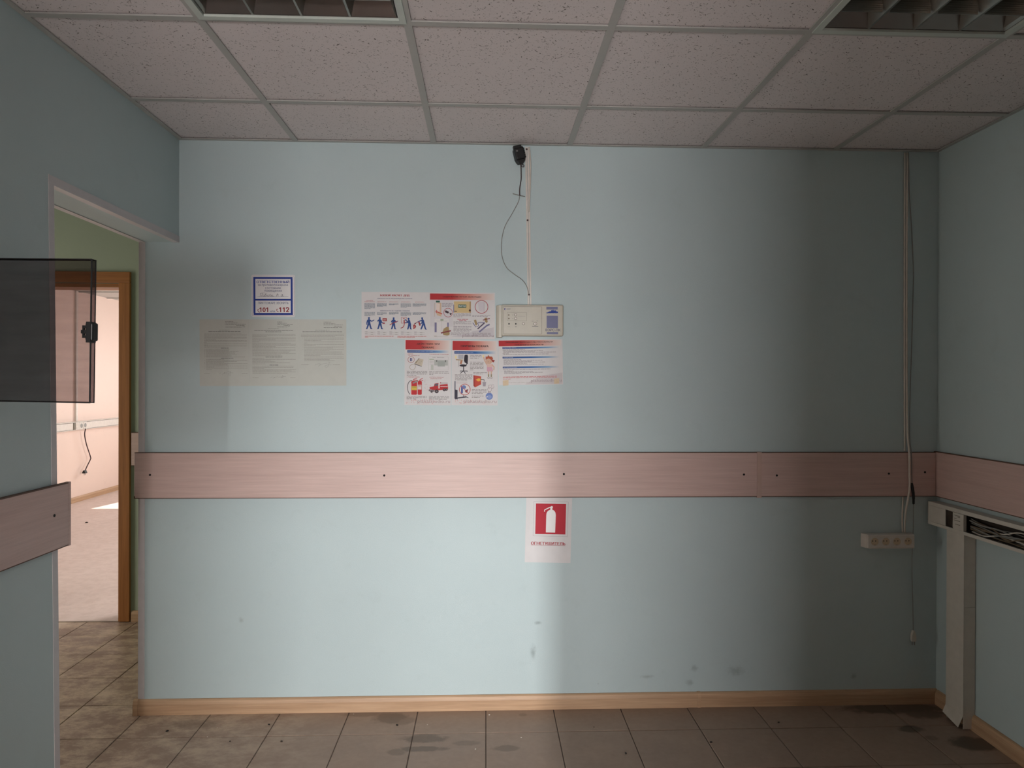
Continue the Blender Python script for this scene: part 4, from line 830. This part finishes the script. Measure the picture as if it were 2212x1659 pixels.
wbuild(m, 'bridge_logo', p)
def atext(body, x0, y0, x1, y1, mat, name, bold=.01):
    vs, fs = text_polys(body, bold); xs_ = [v.x for v in vs]; zs_ = [v.y for v in vs]; a, b, c, d = min(xs_), max(xs_), min(zs_), max(zs_); o = []
    for v in vs: X_, Z_ = ax((x0+(v.x-a)/(b-a)*(x1-x0), y1-(v.y-c)/(d-c)*(y1-y0))); o.append((X_, -AD-.0005, Z_))
    mb = MB()
    for dx, dy in ((0, 0), (.0006, -.00013)) if bold > .012 else ((0, 0),):
        for n_, f_ in enumerate(fs): mb.add([(o[a_][0]+dx, o[a_][1]+dy-2.5e-6*(n_ % 50), o[a_][2]) for a_ in f_], [list(range(len(f_)))], mat)
    wbuild(mb, name, p)
atext('ВЭРС-ПК', 975, 572, 1235, 614, ink((80, 80, 110)), 'name_lettering', .015); atext('ВЭРС', 296, 224, 362, 248, ink((96, 100, 130)), 'maker_lettering', .01); atext('СЕТЬ', 305, 535, 355, 549, ink((120, 116, 108)), 'lamp_lettering')
m = MB()
for (a, b, c, d) in ((438, 535, 466, 547), (738, 525, 846, 537), (730, 438, 762, 446), (815, 434, 842, 442), (390, 332, 400, 342), (392, 394, 402, 404), (490, 358, 620, 360)): arect(m, a, b, c, d, AD-.0005, AD+.0003, ink((130, 128, 128)))
wbuild(m, 'small_print', p)
a, b = ax((266, 236)); wbuild(MB().cyl((a, -AD+.0005, b), .0046, 'y', -.0010, ink((50, 60, 130)), 18).cyl((a+.0014, -AD-.0004, b), .0026, 'y', -.0003, 'plastic_white', 14), 'round_logo', p)

# ================================================================== SOUNDER, ITS WIRE AND THE CABLE DUCT
d = empty('cable_duct', (1.525, 0, 1.79)); tag(d, 'thin white cable duct from the ceiling down to the alarm panel', 'cable duct')
ang = [(1.5145, 2.487), (1.5155, 2.40), (1.5190, 2.25), (1.5225, 2.05), (1.5275, 1.788)]
m = MB()
for (xa, za), (xb, zb) in zip(ang, ang[1:]):
    for (o0, o1, y1) in ((-.0085, -.0015, -.011), (.0005, .0085, -.0085)):
        m.add([(xa+o0, -.0005, za), (xa+o1, -.0005, za), (xa+o1, y1, za), (xa+o0, y1, za), (xb+o0, -.0005, zb), (xb+o1, -.0005, zb), (xb+o1, y1, zb), (xb+o0, y1, zb)], [(0, 1, 2, 3), (4, 7, 6, 5), (0, 4, 5, 1), (1, 5, 6, 2), (2, 6, 7, 3), (3, 7, 4, 0)], 'plastic_white')
wbuild(m, 'channel', d)
wbuild(MB().tube(spline([(1.523, -.010, 2.487), (1.529, -.012, 2.42), (1.528, -.011, 2.33), (1.5225, -.0105, 2.2)]), .0035, 'cable_white'), 'loose_cable', d)
for (x, z) in ((1.5145, 2.476), (1.5195, 2.163), (1.5265, 1.835)): wbuild(MB().cyl((x-.002, -.0108, z), .0042, 'y', -.002, 'cable_dark', 10), 'screw', d)
b_ = empty('alarm_sounder', (1.478, -.034, 2.446), (0, math.radians(-14), math.radians(8))); tag(b_, 'small black alarm sounder hanging crooked under the ceiling', 'sounder')
MB().box(-.022, .022, -.022, .026, -.026, .028, 'black_plastic', .007).build('case', b_)
MB().box(-.024, .012, -.026, -.006, .020, .034, 'black_plastic', .003).build('bracket', b_)
MB().prism([(-.020, -.027), (.020, -.027), (.010, -.040), (-.012, -.040)], 'y', -.016, .020, 'black_plastic').build('foot', b_)
for k in range(5): MB().box(.020, .0235, -.018, .020, -.020+k*.009, -.0155+k*.009, 'black_plastic').build('fin', b_)
MB().cyl((-.012, -.0215, .010), .004, 'y', -.0025, 'steel', 12).build('screw', b_)
w_ = empty('sounder_wire', (1.49, 0, 1.84)); tag(w_, 'dark wire from the sounder turning into a thin grey loop beside the duct', 'wire')
wbuild(MB().tube(spline([(1.485, -.030, 2.408), (1.487, -.022, 2.385), (1.488, -.014, 2.345), (1.485, -.010, 2.325), (1.482, -.010, 2.300), (1.4825, -.008, 2.272)]), .0022, 'cable_dark').tube(spline([(1.487, -.024, 2.400), (1.496, -.026, 2.404), (1.500, -.024, 2.398), (1.494, -.022, 2.395), (1.488, -.022, 2.398)], 4), .0016, 'cable_dark'), 'twisted_lead', w_)
wbuild(MB().tube(spline([(1.4825, -.008, 2.274), (1.476, -.006, 2.245), (1.450, -.006, 2.195), (1.417, -.006, 2.135), (1.403, -.006, 2.07), (1.405, -.006, 2.005), (1.425, -.006, 1.955), (1.460, -.006, 1.925), (1.495, -.008, 1.900), (1.515, -.012, 1.870), (1.524, -.012, 1.838)]), .0016, 'cable_grey'), 'thin_lead', w_)
wbuild(MB().tube([(1.452, -.0022, 2.282), (1.475, -.0045, 2.276), (1.506, -.0022, 2.270)], .0022, 'cable_grey'), 'tie', w_)

# ================================================================== SOCKET STRIP AND CABLES BY THE RIGHT CORNER
k0 = empty('socket_strip', (3.142, 0, .743)); tag(k0, 'white four-way socket strip on the wall near the right corner', 'socket strip')
SX0, SX1, SZ0, SZ1, SD = 3.036, 3.252, .7115, .7745, .045
m = MB().prism([(SX0-.006, -.0006), (SX0+.002, -SD+.012), (SX0+.012, -SD+.006), (SX0+.014, -SD+.001), (SX1-.004, -SD+.001), (SX1+.004, -SD+.010), (SX1+.010, -.0006)], 'z', SZ0, SZ1-.002, 'plastic_white'); wbuild(m, 'base', k0)
wbuild(MB().box(SX0+.002, SX1, -SD-.001, -SD+.010, SZ0+.001, SZ1-.001, 'plastic_white', .004), 'front_plate', k0)
for i in range(4):
    cx = SX0+.033+i*.0505; cz = (SZ0+SZ1)/2; e = MB(); n = 28; R1, R2_, dp = .0195, .0172, .016
    vs = []
    for (rr, yy) in ((R1, -SD-.0012), (R1, -SD-.0022), (R2_, -SD-.0022), (R2_, -SD-.0015)):
        vs += [(cx+rr*math.cos(2*PI*q/n), yy, cz+rr*math.sin(2*PI*q/n)) for q in range(n)]
    fs = [(r_*n+q, r_*n+(q+1) % n, (r_+1)*n+(q+1) % n, (r_+1)*n+q) for r_ in range(3) for q in range(n)]
    e.add(vs, fs, 'plastic_white', True); so = wbuild(e, 'socket_ring', k0)
    wbuild(MB().cyl((cx, -SD-.0006, cz), R2_, 'y', -.0006, 'tape_beige', 28), 'socket_well', k0)
    wbuild(MB().cyl((cx-.0095, -SD-.0010, cz+.003), .0026, 'y', -.0006, 'hole_black', 10).cyl((cx+.0040, -SD-.0010, cz+.003), .0026, 'y', -.0006, 'hole_black', 10), 'pin_holes', k0)
    wbuild(MB().box(cx-.004, cx+.004, -SD-.0022, -SD-.0010, cz-.0165, cz-.0135, 'steel'), 'earth_clip', k0)
c_ = empty('power_cable', (3.22, 0, .775)); tag(c_, 'pale cable bundle dropping from the ceiling to the socket strip', 'cable')
wbuild(MB().tube(spline([(3.2225, -.006, 2.49), (3.2230, -.006, 2.0), (3.2255, -.006, 1.5), (3.2280, -.006, 1.20), (3.2270, -.007, 1.1415)]), .0042, 'cable_white'), 'back_cable', c_)
wbuild(MB().tube(spline([(3.2320, -.008, 2.49), (3.2315, -.008, 2.1), (3.2335, -.008, 1.6), (3.2360, -.012, 1.25), (3.2390, -.022, 1.138), (3.2400, -.023, 1.05), (3.2410, -.023, .985), (3.2350, -.021, .930), (3.2290, -.012, .86), (3.2250, -.012, .776)]), .0044, 'cable_white'), 'front_cable', c_)
wbuild(MB().tube(spline([(3.2215, -.006, .9365), (3.2200, -.006, .90), (3.2185, -.006, .84), (3.2160, -.012, .776)]), .0036, 'cable_white'), 'lower_cable', c_)
c_ = empty('hanging_cord', (3.27, 0, .27)); tag(c_, 'thin grey cord with a taped splice and a loose plug hanging below the sockets', 'cord')
wbuild(MB().tube(spline([(3.2350, -.012, 2.49), (3.2400, -.008, 2.38), (3.2440, -.006, 2.30), (3.2560, -.006, 2.13), (3.2640, -.006, 1.95), (3.2620, -.006, 1.80), (3.2560, -.008, 1.60), (3.2480, -.012, 1.40), (3.2440, -.016, 1.22), (3.2480, -.023, 1.135), (3.2500, -.023, 1.06), (3.2530, -.023, .985)]), .0020, 'cable_grey'), 'upper_cord', c_)
wbuild(MB().tube(spline([(3.2480, -.024, 1.000), (3.2520, -.024, .985), (3.2570, -.024, .955), (3.2600, -.022, .930), (3.2640, -.016, .903)]), [.003]+[.0062]*16+[.0058]*8+[.005]*7+[.002], 'black_plastic'), 'tape_splice', c_)
wbuild(MB().tube(spline([(3.2640, -.016, .905), (3.2690, -.008, .86), (3.2690, -.006, .79), (3.2660, -.005, .70), (3.2650, -.005, .60), (3.2690, -.005, .48), (3.2700, -.006, .40), (3.2700, -.008, .330)]), .0015, 'cable_grey'), 'lower_cord', c_)
m = MB().prism([(3.2668, .332), (3.2732, .332), (3.2790, .312), (3.2805, .292), (3.2780, .283), (3.2620, .283), (3.2595, .292), (3.2610, .312)], 'y', -.016, -.003, 'trunk_white'); wbuild(m, 'plug', c_)
for x in (3.2645, 3.2755): wbuild(MB().cyl((x, -.0095, .266), .0023, 'z', .018, 'steel', 8), 'plug_pin', c_)

# ================================================================== WIRING TRUNKING ON THE RIGHT WALL
t_ = empty('wiring_trunking', (W, -.02, .82)); tag(t_, 'open white wiring trunking along the right wall with cables showing', 'trunking')
XF, TZ0, TZ1, YE, YN = W-.052, .8180, .9180, -.020, -2.9
m = MB().box(W-.004, W-.0006, YN, YE, TZ0, TZ1, 'trunk_white').box(XF, W-.004, YN, YE, TZ1-.003, TZ1, 'trunk_white').box(XF, W-.004, YN, YE, TZ0, TZ0+.003, 'trunk_white'); wbuild(m, 'tray', t_)
wbuild(MB().box(XF-.002, XF+.003, YN, YE, TZ1-.016, TZ1+.001, 'trunk_white', .001), 'upper_lip', t_); wbuild(MB().box(XF-.002, XF+.003, YN, YE, TZ0-.001, TZ0+.013, 'trunk_white', .001), 'lower_lip', t_)
wbuild(MB().box(XF-.001, W-.004, YE-.002, YE+.0015, TZ0, TZ1, 'trunk_white'), 'end_cap', t_)
wbuild(MB().box(XF-.001, XF+.001, -.1386, YE-.0025, TZ0+.0135, TZ1-.0165, 'trunk_white'), 'cover_plate', t_)
so = wbuild(MB().box(XF-.004, XF+.010, -.2565, -.1896, TZ0+.0135, TZ1-.0165, 'trunk_white', .0015), 'socket_module', t_)
m = MB()
for (ya, yb, z) in ((-.236, -.200, .889), (-.214, -.200, .876), (-.236, -.222, .884), (-.236, -.200, .868), (-.236, -.205, .852)): m.box(XF-.0046, XF-.0036, ya, yb, z, z+.0022, 'panel_groove')
wbuild(m, 'module_slots', t_)
wbuild(MB().box(W-.0055, W-.0042, YN, -.140, TZ0+.004, TZ1-.004, 'dark_inside'), 'inner_shade_sheet', t_)  # dark sheet over the white back, standing in for the shade inside
random.seed(11)
for k in range(11):
    y = -.262; z = random.uniform(TZ0+.012, TZ1-.03); P = []
    while y > -1.3:
        P.append((W-random.uniform(.012, .040), y, z)); y -= random.uniform(.06, .14); z = min(TZ1-.022, max(TZ0+.016, z+random.uniform(-.028, .024)))
    wbuild(MB().tube(spline(P, 5), random.choice([.0022, .003, .0036]), random.choice(['cable_grey', 'cable_white', 'cable_brown', 'cable_brown', 'cable_grey']), 6), 'cable', t_)
v_ = empty('vertical_duct', (W, -.20, .0)); tag(v_, 'white vertical cable duct with a torn foot below the trunking', 'cable duct')
VD, V0, V1_ = .050, -.148, -.2535
wbuild(MB().box(W-VD, W-.0006, V1_+.0005, V1_+.002, .005, TZ0-.0015, 'trunk_white').box(W-.004, W-.0006, V1_+.002, V0, .005, TZ0-.0015, 'trunk_white').box(W-VD, W-.0006, V0-.002, V0, .005, TZ0-.0015, 'trunk_white'), 'tray', v_)
# cover: flat above, its torn lower end bends outwards
cov = MB(); rows_ = [(TZ0-.0015, 0, V0+.002, V1_-.002), (.10, 0, V0+.003, V1_-.002), (.060, .0004, V0+.004, V1_-.002)]
for (z1, o1, a1, b1), (z2, o2, a2, b2) in zip(rows_, rows_[1:]):
    vs = [(W-VD-.002-o1, a1, z1), (W-VD-.002-o1, b1, z1), (W-VD-.002-o2, b2, z2), (W-VD-.002-o2, a2, z2)]; vs += [(x+.0016, y, z) for x, y, z in vs]
    cov.add(vs, [(0, 1, 2, 3), (4, 7, 6, 5), (0, 4, 5, 1), (1, 5, 6, 2), (2, 6, 7, 3), (3, 7, 4, 0)], 'trunk_white')
wbuild(cov, 'cover', v_)
fl = MB(); vs = [(W-VD-.0024, V0+.004, .060), (W-VD-.0024, V1_-.001, .060), (W-VD-.010, V1_+.018, .004), (W-VD-.012, V0+.010, .026)]; vs += [(x+.0016, y, z) for x, y, z in vs]
fl.add(vs, [(0, 1, 2, 3), (4, 7, 6, 5), (0, 4, 5, 1), (1, 5, 6, 2), (2, 6, 7, 3), (3, 7, 4, 0)], 'trunk_white'); wbuild(fl, 'torn_flap', v_)
wbuild(MB().box(W-VD-.001, W-.002, V1_-.002, V1_+.0004, .006, .513, 'trunk_white'), 'side_cover_lower', v_); wbuild(MB().box(W-VD-.001, W-.002, V1_-.002, V1_+.0004, .5155, TZ0-.002, 'trunk_white'), 'side_cover_upper', v_)

# ================================================================== OPEN CABINET WITH SMOKED LID on the left wall
cb = empty('wall_cabinet', (0, -1.50, 1.40)); tag(cb, 'wall cabinet at the left edge with its smoked clear lid swung open', 'cabinet')
m = MB()
CZ0, CZ1, CY0, CY1, CD = 1.405, 1.722, -1.86, -1.498, .095
m.box(.0006, .004, CY0, CY1, CZ0, CZ1, 'plastic_white').box(.004, CD, CY0, CY0+.004, CZ0, CZ1, 'plastic_white').box(.004, CD, CY1-.004, CY1, CZ0, CZ1, 'plastic_white').box(.004, CD, CY0, CY1, CZ0, CZ0+.004, 'plastic_white').box(.004, CD, CY0, CY1, CZ1-.004, CZ1, 'plastic_white')
wbuild(m, 'body', cb)
lid = empty('smoked_lid', (.098, -1.484, 1.4035), (0, math.radians(.7), math.radians(-4.5))); LWD, LHT, RIM = .360, .3195, .016
def lbox(*a): return MB().box(*a)
pl = MB().box(0, LWD, 0, .0022, 0, LHT, 'smoked_plastic').build('lid_sheet', lid)
rim = MB().box(LWD-.0022, LWD, .0024, RIM, .0022, LHT-.0022, 'smoked_rim').box(0, LWD, .0024, RIM, LHT-.0022, LHT, 'smoked_rim').box(0, LWD, .0024, RIM, 0, .0022, 'smoked_rim').build('lid_rim', lid)
ed = MB()
for (x0, x1, z0, z1) in ((0, LWD, LHT-.0014, LHT+.0004), (0, LWD, -.0006, .0012), (LWD-.0012, LWD+.0006, 0, LHT)): ed.box(x0, x1, -.0006, .0028, z0, z1, 'black_plastic')
ed.box(0, LWD+.0004, RIM-.001, RIM+.0008, LHT-.0012, LHT+.0003, 'black_plastic').box(0, LWD+.0004, RIM-.001, RIM+.0008, -.0004, .0012, 'black_plastic').box(LWD-.001, LWD+.0006, RIM-.001, RIM+.0008, 0, LHT, 'black_plastic')
ed.build('lid_edge', lid)
lz = .158
la = MB().box(LWD-.011, LWD+.006, -.003, RIM+.003, lz-.020, lz+.020, 'black_plastic', .003).box(LWD-.008, LWD+.002, -.004, RIM, lz-.024, lz+.022, 'black_plastic')
la.box(LWD-.0175, LWD-.010, -.001, .004, lz+.008, lz+.014, 'black_plastic').box(LWD-.0175, LWD-.010, -.001, .004, lz-.014, lz-.008, 'black_plastic').box(LWD-.0185, LWD-.0150, -.001, .004, lz-.014, lz+.014, 'black_plastic').box(LWD-.0215, LWD-.010, -.001, .004, lz-.004, lz+.004, 'black_plastic')
la.build('latch', lid)
lid.parent = cb; lid.matrix_parent_inverse = Matrix.Translation((0, 1.50, -1.40))

# ================================================================== FAR ROOM: trunking, sockets, cord
t_ = empty('wall_trunking', (FX, 5.0, .86)); tag(t_, 'white socket trunking along the cream wall of the sunlit room', 'trunking')
wbuild(MB().box(FX+.0006, FX+.055, 2.2, FY-.02, .862, .964, 'plastic_white', .002), 'tray', t_)
wbuild(MB().box(FX+.0556, FX+.0575, 2.2, FY-.02, .950, .956, 'panel_groove').box(FX+.0556, FX+.0575, 2.2, FY-.02, .870, .874, 'panel_groove'), 'cover_seam', t_)
wbuild(MB().box(FX+.055, FX+.062, 5.275, 5.305, .872, .952, 'panel_groove'), 'empty_slot', t_)
wbuild(MB().box(FX+.055, FX+.066, 5.310, 5.385, .870, .954, 'plastic_white', .002).box(FX+.066, FX+.0672, 5.322, 5.346, .912, .944, 'cable_white').box(FX+.066, FX+.0672, 5.352, 5.374, .912, .944, 'cable_white').box(FX+.066, FX+.0672, 5.322, 5.346, .880, .906, 'cable_white').box(FX+.066, FX+.0672, 5.352, 5.374, .880, .906, 'cable_white'), 'data_socket', t_)
for y in (5.390, 5.468):
    so = wbuild(MB().box(FX+.055, FX+.066, y, y+.072, .870, .954, 'plastic_white', .002), 'power_socket', t_); wbuild(MB().cyl((FX+.0655, y+.036, .912), .026, 'x', .001, 'cable_grey', 20), 'socket_well', t_)
cdt = MB().box(FX+.0006, FX+.022, 5.395, 5.425, .966, 2.513, 'plastic_white', .002).build('wall_conduit', None, None, (FX, 5.41, .966)); tag(cdt, 'white vertical conduit above the sockets in the sunlit room', 'conduit')
fc = empty('loose_cord', (FX+.06, 5.5, .36)); tag(fc, 'dark cord with a plug dangling from the sockets in the sunlit room', 'cord')
Yf = lambda px: 5.5018+(px-172)*.0095
wbuild(MB().tube(spline([(FX+.070, Yf(172), .872), (FX+.062, Yf(171.5), .80), (FX+.060, Yf(175), .70), (FX+.060, Yf(178), .64), (FX+.060, Yf(185), .52), (FX+.060, Yf(185), .49), (FX+.060, Yf(178), .42), (FX+.060, Yf(173), .365)]), .006, 'cable_dark'), 'cord', fc)
wbuild(MB().prism([(FX+.060-.008, .370), (FX+.060+.008, .370), (FX+.078, .345), (FX+.080, .335), (FX+.040, .335), (FX+.042, .345)], 'y', Yf(172)-.020, Yf(172)+.022, 'black_plastic'), 'plug', fc)
for q in (-.010, .012): wbuild(MB().cyl((FX+.060, Yf(172)+q, .312), .0035, 'z', .024, 'steel', 8), 'plug_pin', fc)

# ================================================================== SMALL LITTER ON THE FLOOR
def crumb(x, y, r, mat, label, cat, grp, rz):
    bm = bmesh.new(); bmesh.ops.create_icosphere(bm, subdivisions=1, radius=r)
    for v in bm.verts: v.co = Vector((v.co.x*1.5*random.uniform(.8, 1.2), v.co.y*random.uniform(.8, 1.2), max(v.co.z, -.3*r)*.8+.3*r*.8))
    me = bpy.data.meshes.new('crumb'); bm.to_mesh(me); bm.free(); me.materials.append(MATS[mat])
    o = bpy.data.objects.new('floor_crumb', me); COL.objects.link(o); o.location = (x, y, .0008); o.rotation_euler = (0, 0, rz); tag(o, label, cat, grp)
random.seed(21)
ORD = ['leftmost', 'second from the left', 'third from the left', 'fourth from the left', 'fifth from the left', 'sixth from the left', 'seventh from the left', 'eighth from the left', 'rightmost']
def order(i, n): return ORD[8] if i == n-1 else ORD[i]
for i, (x, y, r) in enumerate(sorted(((.0236, -.1584, .0048), (.4265, -.1163, .0042), (.5188, -.2559, .0034), (.3128, -.2495, .0026), (1.7936, -.1786, .0024), (2.246, -.3174, .0042), (1.886, -.3903, .0040), (2.5878, -.1633, .0038), (.9666, -.137, .0044)))):
    crumb(x, y, r, 'debris', 'tiny dark crumb on the brown tiles below the poster wall, '+order(i, 9), 'crumb', 'dark crumbs on the tiles', random.uniform(0, 3))
for i, (x, y, r) in enumerate(sorted(((.2074, -.2095, .0020), (.2211, -.1375, .0016), (.7651, -.0322, .0018), (1.093, -.137, .0018), (1.3551, -.0589, .0032), (1.484, -.2569, .0020), (1.2989, -.3408, .0030)))):
    crumb(x, y, r, 'debris_pale', 'tiny white plaster chip on the brown tiles below the poster wall, '+order(i, 7), 'chip', 'white chips on the tiles', random.uniform(0, 3))
for i, (x, y) in enumerate(sorted(((-3.10, 5.62), (-3.06, 5.70), (-3.02, 5.52), (-2.92, 5.75), (-2.72, 4.18)), key=lambda p: p[0]/(p[1]+3.1))):
    crumb(x, y, .012, 'debris', 'small dark scrap on the pale floor of the sunlit room, '+order(i, 5), 'scrap', 'scraps on the far floor', random.uniform(0, 3))
def smudge_mat():
    k = NT('smudge_soft'); tc = k.node('ShaderNodeTexCoord'); v = k.node('ShaderNodeVectorMath', operation='MULTIPLY_ADD'); k.link(tc, 'Generated', v, 0); v.inputs[1].default_value = (2, 0, 2); v.inputs[2].default_value = (-1, 0, -1)
    ln = k.node('ShaderNodeVectorMath', operation='LENGTH'); k.link(v, 0, ln, 0); n = k.noise(k.pos(), 45, 4, .7)
    ad = k.node('ShaderNodeMath', operation='MULTIPLY_ADD'); k.link(n, 0, ad, 0); ad.inputs[1].default_value = 1.4; k.link(ln, 'Value', ad, 2)
    mr = k.node('ShaderNodeMapRange'); k.link(ad, 0, mr, 0); mr.inputs[1].default_value = 1.45; mr.inputs[2].default_value = .75; mr.inputs[3].default_value = 0; mr.inputs[4].default_value = .22
    tr = k.node('ShaderNodeBsdfTransparent'); mx = k.node('ShaderNodeMixShader'); k.color(lin((92, 100, 98))); k.rough(.8)
    k.link(mr, 0, mx, 0); k.link(tr, 0, mx, 1); k.link(k.b, 0, mx, 2); k.link(mx, 0, k.n['Material Output'], 0)
smudge_mat()
for (x, z, w, h) in ((2.06, .135, .05, .012), (2.27, .17, .03, .022), (2.25, .105, .03, .02), (2.46, .155, .06, .035), (3.00, .125, .02, .02), (.27, .405, .018, .02), (1.57, .38, .03, .012), (1.55, .25, .02, .05), (1.84, .105, .006, .006)):
    MB().add([(x-w, -.0003, z-h), (x+w, -.0003, z-h), (x+w, -.0003, z+h), (x-w, -.0003, z+h)], [(0, 1, 2, 3)], 'smudge_soft').build('smudge', wb)
bpy.context.view_layer.update()
